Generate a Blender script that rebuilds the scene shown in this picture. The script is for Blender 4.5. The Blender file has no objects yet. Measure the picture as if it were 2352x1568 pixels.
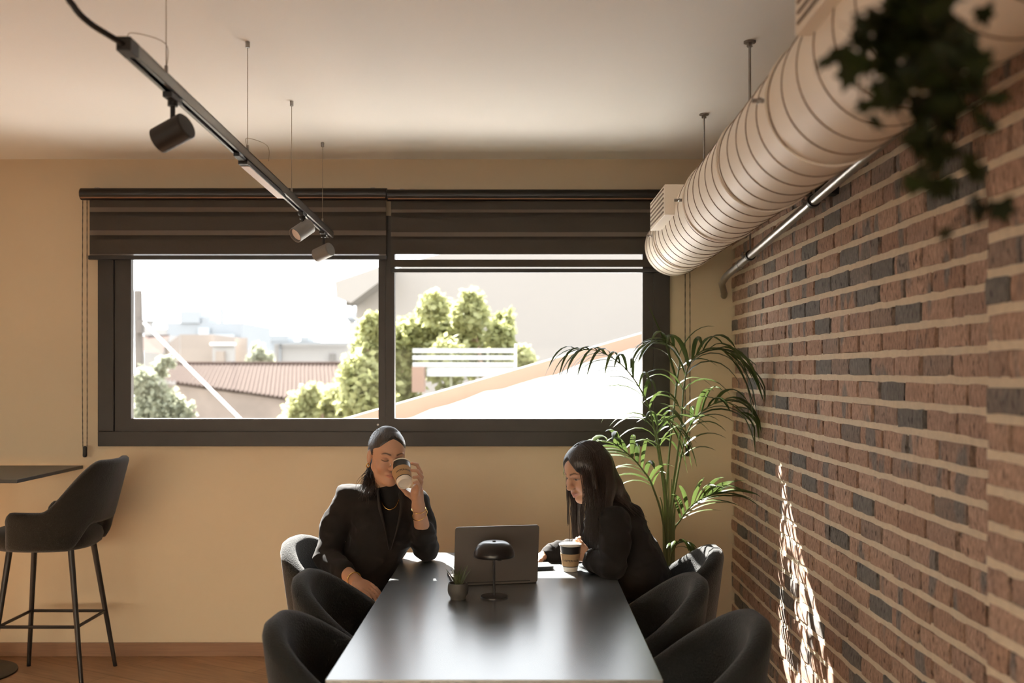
import bpy, bmesh, math, random
import numpy as np
from mathutils import Vector, Matrix, Euler

random.seed(7)
rng = np.random.default_rng(11)
sc = bpy.context.scene
col = sc.collection
PI = math.pi

# ------------------------------------------------------------------ camera, world, sun, exposure
FPX, CX, CY, EYE = 2287.0, 1200.0, 852.0, 1.6          # focal length in pixels, vanishing point, eye height
cam_d = bpy.data.cameras.new('camera')
cam = bpy.data.objects.new('camera', cam_d); col.objects.link(cam)
cam.location = (0, 0, EYE); cam.rotation_euler = (PI / 2, 0, 0)
cam_d.sensor_width = 36.0; cam_d.lens = FPX / 2352.0 * 36.0
cam_d.shift_x = -(CX - 1176.0) / 2352.0
cam_d.shift_y = (CY - 784.0) / 2352.0
cam_d.clip_start = 0.05; cam_d.clip_end = 400
cam_d.dof.use_dof = True; cam_d.dof.focus_distance = 4.3; cam_d.dof.aperture_fstop = 2.2
sc.camera = cam

world = bpy.data.worlds.new('sky'); sc.world = world; world.use_nodes = True
wbg = world.node_tree.nodes['Background']
wbg.inputs[0].default_value = (0.93, 0.97, 1.0, 1); wbg.inputs[1].default_value = 4.6

SUN_DIR = Vector((0.489, -1.0, -0.955)).normalized()
sun_d = bpy.data.lights.new('sun', 'SUN'); sun_d.energy = 52.0; sun_d.angle = math.radians(0.6); sun_d.color = (1.0, 0.95, 0.87)
sun = bpy.data.objects.new('sun', sun_d); col.objects.link(sun)
sun.rotation_euler = SUN_DIR.to_track_quat('-Z', 'Y').to_euler(); sun.location = (-8, 20, 16)

sc.view_settings.view_transform = 'Standard'; sc.view_settings.look = 'None'
sc.view_settings.exposure = 0.0; sc.view_settings.gamma = 1.0
sc.view_settings.use_curve_mapping = False
sc.cycles.sample_clamp_indirect = 12.0
sc.cycles.max_bounces = 10; sc.cycles.diffuse_bounces = 6; sc.cycles.transparent_max_bounces = 16
sc.cycles.caustics_reflective = False; sc.cycles.caustics_refractive = False

# room numbers (metres; camera stands at x = y = 0, y runs towards the window wall)
WALL_Y, WALL_T = 5.595, 0.22
BRICK_X = 1.174
CEIL = 2.79
LEFT_X, BACK_Y = -6.2, -3.2
TABLE_Z = 0.75

def P(px, py, y):
    "point of the room at depth y that the photograph shows at this pixel"
    return Vector(((px - CX) * y / FPX, y, EYE + (CY - py) * y / FPX))

def portal(loc, rot, sx, sy):
    l = bpy.data.lights.new('daylight_portal', 'AREA'); l.shape = 'RECTANGLE'; l.size = sx; l.size_y = sy
    l.cycles.is_portal = True
    o = bpy.data.objects.new('daylight_portal', l); col.objects.link(o); o.location = loc; o.rotation_euler = rot

# ------------------------------------------------------------------ helpers
def tag(o, label=None, cat=None, group=None, kind=None):
    if label: o['label'] = label
    if cat: o['category'] = cat
    if group: o['group'] = group
    if kind: o['kind'] = kind
    return o

def chain_loc(o):
    v = Vector((0, 0, 0))
    while o is not None:
        v += o.location; o = o.parent
    return v

def empty(name, loc, label=None, cat=None, group=None, kind=None, rz=0):
    o = bpy.data.objects.new(name, None); col.objects.link(o)
    o.location = loc; o.rotation_euler = (0, 0, rz); o.empty_display_size = 0.1
    return tag(o, label, cat, group, kind)

def link(name, me, parent=None, loc=None):
    o = bpy.data.objects.new(name, me); col.objects.link(o)
    if parent is not None: o.parent = parent
    if loc is not None: o.location = loc
    return o

def smooth_me(me, on=True):
    me.polygons.foreach_set('use_smooth', [on] * len(me.polygons)); me.update()

class MB:
    "collects shapes for one mesh"
    def __init__(s): s.v = []; s.f = []
    def add(s, vs, fs):
        n = len(s.v); s.v += [tuple(x) for x in vs]; s.f += [tuple(i + n for i in f) for f in fs]; return s
    def box(s, x0, x1, y0, y1, z0, z1, M=None):
        vs = [Vector((x, y, z)) for z in (z0, z1) for y in (y0, y1) for x in (x0, x1)]
        if M is not None: vs = [M @ v for v in vs]
        return s.add(vs, [(0, 2, 3, 1), (4, 5, 7, 6), (0, 1, 5, 4), (2, 6, 7, 3), (0, 4, 6, 2), (1, 3, 7, 5)])
    def tube(s, pts, rad, n=8, caps=True, flat=1.0):
        pts = [Vector(p) for p in pts]
        if not hasattr(rad, '__len__'): rad = [rad] * len(pts)
        vs, fs = [], []
        up = None
        for i, p in enumerate(pts):
            d = (pts[min(i + 1, len(pts) - 1)] - pts[max(i - 1, 0)])
            d = d.normalized() if d.length > 1e-9 else Vector((0, 0, 1))
            if up is None:
                a = Vector((0, 0, 1)) if abs(d.z) < 0.9 else Vector((1, 0, 0))
            else: a = up
            u = (a - d * a.dot(d)).normalized(); w = d.cross(u); up = u
            for k in range(n):
                t = 2 * PI * k / n
                vs.append(p + u * (math.cos(t) * rad[i]) + w * (math.sin(t) * rad[i] * flat))
        for i in range(len(pts) - 1):
            for k in range(n):
                fs.append((i * n + k, i * n + (k + 1) % n, (i + 1) * n + (k + 1) % n, (i + 1) * n + k))
        if caps:
            fs.append(tuple(range(n - 1, -1, -1))); fs.append(tuple((len(pts) - 1) * n + k for k in range(n)))
        return s.add(vs, fs)
    def lathe(s, prof, M=None, n=24, close=True):
        "prof: (radius, height) list turned about z"
        vs, fs = [], []
        for r, z in prof:
            for k in range(n):
                t = 2 * PI * k / n; vs.append(Vector((r * math.cos(t), r * math.sin(t), z)))
        for i in range(len(prof) - 1):
            for k in range(n):
                fs.append((i * n + k, i * n + (k + 1) % n, (i + 1) * n + (k + 1) % n, (i + 1) * n + k))
        if close:
            fs.append(tuple(range(n - 1, -1, -1))); fs.append(tuple((len(prof) - 1) * n + k for k in range(n)))
        if M is not None: vs = [M @ v for v in vs]
        return s.add(vs, fs)
    def prism(s, poly, axis, a, b):
        "polygon in the plane normal to axis, extruded from a to b"
        def pt(u, w, t): return {'x': (t, u, w), 'y': (u, t, w), 'z': (u, w, t)}[axis]
        n = len(poly)
        vs = [pt(u, w, a) for u, w in poly] + [pt(u, w, b) for u, w in poly]
        fs = [tuple(range(n)), tuple(range(2 * n - 1, n - 1, -1))] + [(i, (i + 1) % n, n + (i + 1) % n, n + i) for i in range(n)]
        return s.add(vs, fs)
    def mesh(s, name, mat, org=(0, 0, 0), smooth=False, bevel=0, fix=True):
        o = Vector(org); me = bpy.data.meshes.new(name)
        me.from_pydata([tuple(Vector(v) - o) for v in s.v], [], s.f)
        if bevel or fix:
            bm = bmesh.new(); bm.from_mesh(me)
            if fix: bmesh.ops.recalc_face_normals(bm, faces=bm.faces)
            if bevel: bmesh.ops.bevel(bm, geom=[e for e in bm.edges if e.calc_face_angle(0) > 0.5], offset=bevel, segments=2, profile=0.6, affect='EDGES', clamp_overlap=True)
            bm.to_mesh(me); bm.free()
        if mat: me.materials.append(mat)
        if smooth:
            smooth_me(me)
            if smooth != 'all':
                try: me.set_sharp_from_angle(angle=math.radians(40))
                except Exception: pass
        return me
    def build(s, name, mat, parent=None, org=None, smooth=False, bevel=0):
        "verts are given in room coordinates"
        if parent is not None: org = chain_loc(parent); o = link(name, s.mesh(name, mat, org, smooth, bevel), parent)
        else:
            org = Vector(org) if org is not None else Vector((0, 0, 0))
            o = link(name, s.mesh(name, mat, org, smooth, bevel), None, org)
        return o

def copy_tree(o, parent=None):
    c = o.copy(); col.objects.link(c); c.parent = parent
    for ch in list(o.children): copy_tree(ch, c)
    return c

def bez(pts, n=8):
    "smooth polyline through points (Catmull-Rom)"
    pts = [Vector(p) for p in pts]; out = []
    for i in range(len(pts) - 1):
        p0 = pts[max(i - 1, 0)]; p1 = pts[i]; p2 = pts[i + 1]; p3 = pts[min(i + 2, len(pts) - 1)]
        for k in range(n):
            t = k / n
            out.append(0.5 * ((2 * p1) + (p2 - p0) * t + (2 * p0 - 5 * p1 + 4 * p2 - p3) * t * t + (3 * p1 - p0 - 3 * p2 + p3) * t ** 3))
    out.append(pts[-1]); return out

# ------------------------------------------------------------------ materials
MATS = {}
def srgb(r, g, b):
    f = lambda c: (c / 255 / 12.92) if c / 255 <= 0.04045 else ((c / 255 + 0.055) / 1.055) ** 2.4
    return (f(r), f(g), f(b), 1)

def mat(name, color, rough=0.6, metal=0.0, var=0.0, scale=8.0, bump=0.0, bscale=60.0, spec=0.5, sheen=0.0, stretch=None, coat=0.0, aniso=None, bdist=0.02):
    m = bpy.data.materials.new(name); m.use_nodes = True; MATS[name] = m
    nt = m.node_tree; N = nt.nodes; L = nt.links; b = N['Principled BSDF']
    c = color if len(color) == 4 else tuple(color) + (1,)
    b.inputs['Roughness'].default_value = rough; b.inputs['Metallic'].default_value = metal
    b.inputs['Specular IOR Level'].default_value = spec
    if sheen: b.inputs['Sheen Weight'].default_value = sheen; b.inputs['Sheen Roughness'].default_value = 0.4
    if coat: b.inputs['Coat Weight'].default_value = coat; b.inputs['Coat Roughness'].default_value = 0.2
    tc = N.new('ShaderNodeTexCoord'); mp = N.new('ShaderNodeMapping'); L.new(tc.outputs['Object'], mp.inputs[0])
    if stretch: mp.inputs['Scale'].default_value = stretch
    nz = N.new('ShaderNodeTexNoise'); nz.inputs['Scale'].default_value = scale; nz.inputs['Detail'].default_value = 5
    L.new(mp.outputs[0], nz.inputs['Vector'])
    mx = N.new('ShaderNodeMix'); mx.data_type = 'RGBA'
    k = max(var, 0.02)
    mx.inputs['A'].default_value = tuple(x * (1 - k) for x in c[:3]) + (1,)
    mx.inputs['B'].default_value = tuple(min(1, x * (1 + k)) for x in c[:3]) + (1,)
    L.new(nz.outputs['Fac'], mx.inputs['Factor']); L.new(mx.outputs['Result'], b.inputs['Base Color'])
    if bump:
        n2 = N.new('ShaderNodeTexNoise'); n2.inputs['Scale'].default_value = bscale; n2.inputs['Detail'].default_value = 3
        L.new(mp.outputs[0], n2.inputs['Vector'])
        bp = N.new('ShaderNodeBump'); bp.inputs['Strength'].default_value = bump; bp.inputs['Distance'].default_value = bdist
        L.new(n2.outputs['Fac'], bp.inputs['Height']); L.new(bp.outputs[0], b.inputs['Normal'])
    return m

def glass_mat(name, gloss=0.05, tint=(1, 1, 1)):
    m = bpy.data.materials.new(name); m.use_nodes = True; N = m.node_tree.nodes; L = m.node_tree.links
    N.remove(N['Principled BSDF']); out = N['Material Output']
    t = N.new('ShaderNodeBsdfTransparent'); t.inputs[0].default_value = tuple(tint) + (1,)
    g = N.new('ShaderNodeBsdfGlossy'); g.inputs['Roughness'].default_value = 0.02
    lw = N.new('ShaderNodeLayerWeight'); lw.inputs['Blend'].default_value = 0.12
    mt = N.new('ShaderNodeMath'); mt.operation = 'MULTIPLY'; mt.inputs[1].default_value = 0.7
    L.new(lw.outputs['Fresnel'], mt.inputs[0])
    mx = N.new('ShaderNodeMixShader'); L.new(mt.outputs[0], mx.inputs[0]); L.new(t.outputs[0], mx.inputs[1]); L.new(g.outputs[0], mx.inputs[2])
    L.new(mx.outputs[0], out.inputs[0]); MATS[name] = m; return m

def sheer_mat(name, color, see=0.35):
    m = bpy.data.materials.new(name); m.use_nodes = True; N = m.node_tree.nodes; L = m.node_tree.links
    N.remove(N['Principled BSDF']); out = N['Material Output']
    t = N.new('ShaderNodeBsdfTransparent'); d = N.new('ShaderNodeBsdfDiffuse'); d.inputs[0].default_value = tuple(color) + (1,)
    tl = N.new('ShaderNodeBsdfTranslucent'); tl.inputs[0].default_value = tuple(color) + (1,)
    a = N.new('ShaderNodeMixShader'); a.inputs[0].default_value = 0.5; L.new(d.outputs[0], a.inputs[1]); L.new(tl.outputs[0], a.inputs[2])
    mx = N.new('ShaderNodeMixShader'); mx.inputs[0].default_value = see; L.new(a.outputs[0], mx.inputs[1]); L.new(t.outputs[0], mx.inputs[2])
    L.new(mx.outputs[0], out.inputs[0]); MATS[name] = m; return m

def leaf_mat(name, c1, c2, rough=0.4, trans=0.35, spec=0.5):
    m = bpy.data.materials.new(name); m.use_nodes = True; N = m.node_tree.nodes; L = m.node_tree.links
    b = N['Principled BSDF']; out = N['Material Output']; b.inputs['Roughness'].default_value = rough
    b.inputs['Specular IOR Level'].default_value = spec
    oi = N.new('ShaderNodeObjectInfo'); tc = N.new('ShaderNodeTexCoord'); nz = N.new('ShaderNodeTexNoise'); nz.inputs['Scale'].default_value = 3.0
    L.new(tc.outputs['Object'], nz.inputs['Vector'])
    ad = N.new('ShaderNodeMath'); ad.operation = 'ADD'; L.new(oi.outputs['Random'], ad.inputs[0]); L.new(nz.outputs['Fac'], ad.inputs[1])
    ml = N.new('ShaderNodeMath'); ml.operation = 'MULTIPLY'; ml.inputs[1].default_value = 0.55; L.new(ad.outputs[0], ml.inputs[0])
    mx = N.new('ShaderNodeMix'); mx.data_type = 'RGBA'; mx.inputs['A'].default_value = tuple(c1) + (1,); mx.inputs['B'].default_value = tuple(c2) + (1,)
    L.new(ml.outputs[0], mx.inputs['Factor']); L.new(mx.outputs['Result'], b.inputs['Base Color'])
    tl = N.new('ShaderNodeBsdfTranslucent'); L.new(mx.outputs['Result'], tl.inputs[0])
    ms = N.new('ShaderNodeMixShader'); ms.inputs[0].default_value = trans; L.new(b.outputs[0], ms.inputs[1]); L.new(tl.outputs[0], ms.inputs[2])
    L.new(ms.outputs[0], out.inputs[0]); MATS[name] = m; return m

M_wall = mat('wall_paint', (0.64, 0.535, 0.385), 0.85, var=0.03, scale=3, bump=0.08, bscale=180, bdist=0.004)
M_ceil = mat('ceiling_paint', (0.835, 0.860, 0.870), 0.9, var=0.02, scale=2, bump=0.05, bscale=150, bdist=0.004)
M_plaster = mat('plaster_above_brick', (0.52, 0.43, 0.32), 0.9, var=0.05, scale=4)
M_frame = mat('window_frame_paint', (0.030, 0.024, 0.019), 0.45, var=0.1, scale=20, spec=0.4)
M_frame2 = mat('window_sash_paint', (0.036, 0.029, 0.023), 0.45, var=0.1, scale=20, spec=0.4)
M_glass = glass_mat('window_glass')
M_black = mat('black_metal', (0.012, 0.010, 0.009), 0.45, var=0.1)
M_blackgl = mat('black_lacquer', (0.010, 0.009, 0.010), 0.28, var=0.1)
M_steel = mat('galvanised_steel', (0.33, 0.31, 0.29), 0.34, 1.0, var=0.25, scale=25)
M_alu = mat('aluminium', (0.32, 0.31, 0.30), 0.35, 1.0, var=0.05)
M_gold = mat('gold', (0.75, 0.48, 0.16), 0.25, 1.0, var=0.05)
M_duct = mat('duct_paint', (0.86, 0.80, 0.71), 0.5, var=0.07, scale=6, bump=0.06, bscale=14, spec=0.4)
M_seam = mat('duct_seam', (0.20, 0.14, 0.095), 0.7, var=0.3, scale=30)
M_mortar = mat('mortar', (0.70, 0.60, 0.46), 0.95, var=0.16, scale=40, bump=0.7, bscale=220, bdist=0.006)
M_backing = mat('brick_backing', (0.06, 0.042, 0.03), 0.95, var=0.2, scale=20)
M_wood = mat('skirting_wood', (0.26, 0.135, 0.07), 0.5, var=0.3, scale=9, stretch=(0.6, 6, 14))
M_fabric = mat('boucle_fabric', (0.0125, 0.0145, 0.015), 0.95, var=0.7, scale=200, bump=0.8, bscale=190, sheen=0.15, bdist=0.004)
M_stool = mat('stool_fabric', (0.012, 0.0105, 0.008), 0.95, var=0.5, scale=260, bump=0.9, bscale=300, sheen=0.25, bdist=0.004)
# ------------------------------------------------------------------ floor, ceiling, walls
def floor_material():
    m = bpy.data.materials.new('floor_laminate'); m.use_nodes = True; N = m.node_tree.nodes; L = m.node_tree.links; b = N['Principled BSDF']
    tc = N.new('ShaderNodeTexCoord'); mp = N.new('ShaderNodeMapping'); L.new(tc.outputs['Object'], mp.inputs[0])
    mp.inputs['Rotation'].default_value = (0, 0, math.radians(28))
    br = N.new('ShaderNodeTexBrick'); br.inputs['Scale'].default_value = 1.0
    br.inputs['Brick Width'].default_value = 1.25; br.inputs['Row Height'].default_value = 0.19; br.inputs['Mortar Size'].default_value = 0.0015
    br.inputs['Color1'].default_value = (0.33, 0.185, 0.10, 1); br.inputs['Color2'].default_value = (0.40, 0.23, 0.125, 1); br.inputs['Mortar'].default_value = (0.12, 0.06, 0.03, 1)
    L.new(mp.outputs[0], br.inputs['Vector'])
    m2 = N.new('ShaderNodeMapping'); m2.inputs['Scale'].default_value = (1.5, 16, 1); L.new(mp.outputs[0], m2.inputs[0])
    nz = N.new('ShaderNodeTexNoise'); nz.inputs['Scale'].default_value = 3; nz.inputs['Detail'].default_value = 8; L.new(m2.outputs[0], nz.inputs['Vector'])
    mr = N.new('ShaderNodeMapRange'); mr.inputs['To Min'].default_value = 0.6; mr.inputs['To Max'].default_value = 1.4; L.new(nz.outputs['Fac'], mr.inputs[0])
    mx = N.new('ShaderNodeMix'); mx.data_type = 'RGBA'; mx.blend_type = 'MULTIPLY'; mx.inputs['Factor'].default_value = 1
    L.new(br.outputs['Color'], mx.inputs['A']); L.new(mr.outputs[0], mx.inputs['B']); L.new(mx.outputs['Result'], b.inputs['Base Color'])
    b.inputs['Roughness'].default_value = 0.42
    return m
M_floor = floor_material()

def struct(name, mb, m, org=None, bevel=0):
    return tag(mb.build(name, m, None, org, bevel=bevel), kind='structure')

tag(struct('floor', MB().box(LEFT_X - .2, BRICK_X + .3, BACK_Y - .2, WALL_Y + WALL_T, -0.2, 0.0), M_floor), 'warm brown wood laminate floor with slanting grain', 'floor')
tag(struct('ceiling', MB().box(LEFT_X - .2, BRICK_X + .3, BACK_Y - .2, WALL_Y + WALL_T, CEIL, CEIL + 0.2), M_ceil), 'smooth cream painted ceiling over the whole room', 'ceiling')

def wall_with_holes(u0, u1, z0, z1, holes):
    "returns rectangles that fill u0..u1 x z0..z1 except the holes"
    us = sorted({u0, u1} | {h[0] for h in holes} | {h[1] for h in holes}); zs = sorted({z0, z1} | {h[2] for h in holes} | {h[3] for h in holes})
    out = []
    for i in range(len(us) - 1):
        for j in range(len(zs) - 1):
            cu = (us[i] + us[i + 1]) / 2; cz = (zs[j] + zs[j + 1]) / 2
            if not any(h[0] < cu < h[1] and h[2] < cz < h[3] for h in holes): out.append((us[i], us[i + 1], zs[j], zs[j + 1]))
    return out

WX0, WX1, WZ0, WZ1 = P(229, 0, WALL_Y).x, P(1537, 0, WALL_Y).x, P(0, 1024, WALL_Y).z, P(0, 497, WALL_Y).z
HOLE1 = (WX0 + .03, WX1 - .03, WZ0 + .03, WZ1 - .03)
HOLE2 = (-4.95, -3.40, 0.25, 2.2)
mb = MB()
for a, b_, c, d in wall_with_holes(LEFT_X - .2, BRICK_X + .3, 0, CEIL, [HOLE1, HOLE2]): mb.box(a, b_, WALL_Y, WALL_Y + WALL_T, c, d)
tag(struct('wall_back', mb, M_wall), 'beige painted wall around the wide dark framed window', 'wall')
mb = MB()
for a, b_, c, d in wall_with_holes(BACK_Y - .2, WALL_Y, 0, CEIL, []): mb.box(LEFT_X - .2, LEFT_X, a, b_, c, d)
struct('wall_left', mb, M_wall)
HOLE4 = (-5.9, 0.9, 0.3, 2.0)                                  # glazing behind the camera
mb = MB()
for a, b_, c, d in wall_with_holes(LEFT_X - .2, BRICK_X + .3, 0, CEIL, [HOLE4]): mb.box(a, b_, BACK_Y - .2, BACK_Y, c, d)
struct('wall_front', mb, M_wall)

portal(((HOLE1[0] + HOLE1[1]) / 2, WALL_Y + WALL_T, (HOLE1[2] + HOLE1[3]) / 2), (-PI / 2, 0, 0), HOLE1[1] - HOLE1[0], HOLE1[3] - HOLE1[2])
portal(((HOLE2[0] + HOLE2[1]) / 2, WALL_Y + WALL_T, (HOLE2[2] + HOLE2[3]) / 2), (-PI / 2, 0, 0), HOLE2[1] - HOLE2[0], HOLE2[3] - HOLE2[2])
portal(((HOLE4[0] + HOLE4[1]) / 2, BACK_Y - .2, (HOLE4[2] + HOLE4[3]) / 2), (PI / 2, 0, 0), HOLE4[1] - HOLE4[0], HOLE4[3] - HOLE4[2])

tag(struct('baseboard_back', MB().box(LEFT_X, BRICK_X, WALL_Y - 0.014, WALL_Y, 0.0, 0.077), M_wood, bevel=0.003), 'low brown wooden skirting board along the beige wall', 'baseboard')
struct('baseboard_left', MB().box(LEFT_X, LEFT_X + .014, BACK_Y, WALL_Y - .014, 0.0, 0.077), M_wood)

# ------------------------------------------------------------------ brick wall
BED0, COURSE, PITCH = 0.0655, 0.0795, 0.215
BED = 0.020
WALL_TOP = 2.39

def brick_material():
    m = bpy.data.materials.new('brick_clay'); m.use_nodes = True; N = m.node_tree.nodes; L = m.node_tree.links; b = N['Principled BSDF']
    b.inputs['Roughness'].default_value = 0.9; b.inputs['Specular IOR Level'].default_value = 0.25
    oi = N.new('ShaderNodeObjectInfo'); at = N.new('ShaderNodeAttribute'); at.attribute_name = 'tone'
    ad = N.new('ShaderNodeMath'); ad.operation = 'ADD'; L.new(oi.outputs['Random'], ad.inputs[0]); L.new(at.outputs['Fac'], ad.inputs[1])
    fr = N.new('ShaderNodeMath'); fr.operation = 'FRACT'; L.new(ad.outputs[0], fr.inputs[0])
    rp = N.new('ShaderNodeValToRGB'); cr = rp.color_ramp; L.new(fr.outputs[0], rp.inputs[0])
    cr.interpolation = 'LINEAR'
    cols = [(0.0, (0.338, 0.214, 0.158)), (0.25, (0.406, 0.265, 0.195)), (0.5, (0.469, 0.321, 0.246)), (0.72, (0.381, 0.258, 0.202)), (0.84, (0.300, 0.227, 0.186)), (0.90, (0.169, 0.158, 0.145)), (1.0, (0.200, 0.188, 0.175))]
    cr.elements[0].position = 0; cr.elements[0].color = cols[0][1] + (1,); cr.elements[1].position = 1; cr.elements[1].color = cols[-1][1] + (1,)
    for p, c in cols[1:-1]: e = cr.elements.new(p); e.color = c + (1,)
    # burnt grey end on some bricks, speckles and vertical drag marks
    geo = N.new('ShaderNodeNewGeometry'); mp = N.new('ShaderNodeMapping'); L.new(geo.outputs['Position'], mp.inputs[0]); mp.inputs['Scale'].default_value = (1, 1, 0.35)
    nz = N.new('ShaderNodeTexNoise'); nz.inputs['Scale'].default_value = 9.5; nz.inputs['Detail'].default_value = 1.5; L.new(mp.outputs[0], nz.inputs['Vector'])
    r1 = N.new('ShaderNodeMapRange'); r1.inputs['From Min'].default_value = 0.585; r1.inputs['From Max'].default_value = 0.64; r1.inputs['To Max'].default_value = 0.85; L.new(nz.outputs['Fac'], r1.inputs[0])
    m1 = N.new('ShaderNodeMix'); m1.data_type = 'RGBA'; L.new(r1.outputs[0], m1.inputs['Factor']); L.new(rp.outputs[0], m1.inputs['A']); m1.inputs['B'].default_value = (0.20, 0.19, 0.18, 1)
    n2 = N.new('ShaderNodeTexNoise'); n2.inputs['Scale'].default_value = 120; n2.inputs['Detail'].default_value = 4; n2.inputs['Roughness'].default_value = 0.7; L.new(mp.outputs[0], n2.inputs['Vector'])
    r2 = N.new('ShaderNodeMapRange'); r2.inputs['From Min'].default_value = 0.25; r2.inputs['From Max'].default_value = 0.7; r2.inputs['To Min'].default_value = 0.42; r2.inputs['To Max'].default_value = 1.32; L.new(n2.outputs['Fac'], r2.inputs[0])
    m2 = N.new('ShaderNodeMix'); m2.data_type = 'RGBA'; m2.blend_type = 'MULTIPLY'; m2.inputs['Factor'].default_value = 1; L.new(m1.outputs['Result'], m2.inputs['A']); L.new(r2.outputs[0], m2.inputs['B'])
    n4 = N.new('ShaderNodeTexNoise'); n4.inputs['Scale'].default_value = 85; n4.inputs['Detail'].default_value = 2; L.new(mp.outputs[0], n4.inputs['Vector'])
    r4 = N.new('ShaderNodeMapRange'); r4.inputs['From Min'].default_value = 0.60; r4.inputs['From Max'].default_value = 0.68; r4.inputs['To Min'].default_value = 1.0; r4.inputs['To Max'].default_value = 0.35; L.new(n4.outputs['Fac'], r4.inputs[0])
    m4 = N.new('ShaderNodeMix'); m4.data_type = 'RGBA'; m4.blend_type = 'MULTIPLY'; m4.inputs['Factor'].default_value = 1; L.new(m2.outputs['Result'], m4.inputs['A']); L.new(r4.outputs[0], m4.inputs['B'])
    L.new(m4.outputs['Result'], b.inputs['Base Color'])
    bp = N.new('ShaderNodeBump'); bp.inputs['Strength'].default_value = 0.3; bp.inputs['Distance'].default_value = 0.0025
    n3 = N.new('ShaderNodeTexNoise'); n3.inputs['Scale'].default_value = 75; n3.inputs['Detail'].default_value = 5; L.new(mp.outputs[0], n3.inputs['Vector'])
    L.new(n3.outputs['Fac'], bp.inputs['Height']); L.new(bp.outputs[0], b.inputs['Normal'])
    return m
M_brick = brick_material()

def brick_geo(L_, H, r):
    "front face towards -x, origin at the centre of the front; wobbly edges, chipped corners"
    vs, fs = [], []
    ny, nz_ = 5, 3
    for j in range(nz_):
        for i in range(ny):
            y = (i / (ny - 1) - .5) * L_; z = (j / (nz_ - 1) - .5) * H; x = r.uniform(-.0007, .0007)
            edge_y = i in (0, ny - 1); edge_z = j in (0, nz_ - 1)
            if edge_y: y += r.uniform(-.0025, .0015) * (1 if i else -1); x += .0016
            if edge_z: z += r.uniform(-.003, .0015) * (1 if j else -1); x += .0016
            vs.append((x, y, z))
    for j in range(nz_ - 1):
        for i in range(ny - 1):
            a = j * ny + i; fs.append((a, a + ny, a + ny + 1, a + 1))
    rim = [i for i in range(ny)] + [j * ny + ny - 1 for j in range(1, nz_)] + [(nz_ - 1) * ny + i for i in range(ny - 2, -1, -1)] + [j * ny for j in range(nz_ - 2, 0, -1)]
    n0 = len(vs)
    for k in rim: vs.append((0.05, vs[k][1], vs[k][2]))
    for q in range(len(rim)):
        a, b_ = rim[q], rim[(q + 1) % len(rim)]; fs.append((a, b_, n0 + (q + 1) % len(rim), n0 + q))
    return vs, fs

rb = random.Random(5)
BRICK_MESH = {}
def brick_mesh(kind):
    if kind not in BRICK_MESH:
        L_ = {'full': 0.1965, 'half': 0.094}[kind[0]]
        vs, fs = brick_geo(L_, COURSE - BED, rb)
        me = bpy.data.meshes.new('brick'); me.from_pydata(vs, [], fs); me.materials.append(M_brick); me.update(); BRICK_MESH[kind] = me
    return BRICK_MESH[kind]

wall_r = tag(MB().box(BRICK_X + .034, BRICK_X + .3, BACK_Y - .2, WALL_Y + WALL_T, 0, WALL_TOP).box(BRICK_X + .0, BRICK_X + .3, BACK_Y - .2, WALL_Y + WALL_T, WALL_TOP, CEIL).build('wall_right', M_backing, None, (BRICK_X, 0, 0)), 'brown and grey brick wall with thick pale bed joints', 'wall', kind='structure')
tag(MB().box(BRICK_X - .004, BRICK_X + .001, BACK_Y, WALL_Y, WALL_TOP, CEIL).build('plaster_band', M_plaster, wall_r), 'plain plaster above the bricks')
PIER_X, PIER_Y, PIER_TOP = 1.03, 2.218, 2.30
pier = tag(MB().box(PIER_X + .034, BRICK_X + .02, 0.6, PIER_Y - .01, 0, PIER_TOP).build('wall_pier', M_backing, None, (PIER_X, PIER_Y, 0)), 'brick pier standing proud of the long brick wall', 'wall', kind='structure')

def mortar_strip(z, x, y0, y1, parent):
    "one bed joint: pale, slightly wavy, almost flush with the bricks"
    n = max(2, int((y1 - y0) / .06)); vs, fs = [], []
    for i in range(n + 1):
        y = y0 + (y1 - y0) * i / n
        dz0 = rb.uniform(-.0022, .0022); dz1 = rb.uniform(-.0022, .0022); dx = rb.uniform(.002, .006)
        vs += [(x + dx, y, z - BED / 2 - .002 + dz0), (x + dx, y, z + BED / 2 + .002 + dz1), (x + .04, y, z + BED / 2 + .002), (x + .04, y, z - BED / 2 - .002)]
    for i in range(n):
        a = i * 4
        for k in range(3): fs.append((a + k, a + k + 1, a + 5 + k, a + 4 + k))
    mb = MB().add(vs, fs); return mb.build('mortar_joint', M_mortar, parent)

bricks = []
row = 0
z = BED0 - COURSE
while z < WALL_TOP - .01:
    zc = z + COURSE / 2
    if z + BED / 2 > 0: mortar_strip(z, BRICK_X, 1.9, WALL_Y, wall_r)
    off = (4.435 if row % 2 == (20 % 2) else 4.34) + rb.uniform(-.03, .03)
    y = off + PITCH * 6
    while y > 1.9:
        yc = y - PITCH / 2 + rb.uniform(-.004, .004)
        if yc + .102 <= WALL_Y + .002 and zc > .05 and zc < WALL_TOP - .02: bricks.append((yc, zc, 'full'))
        elif yc - .102 < WALL_Y - .05 and yc < WALL_Y and zc > .05 and zc < WALL_TOP - .02: bricks.append(((yc - .102 + WALL_Y) / 2, zc, 'cut%.3f' % (WALL_Y - (yc - .102))))
        y -= PITCH
    z += COURSE; row += 1

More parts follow.
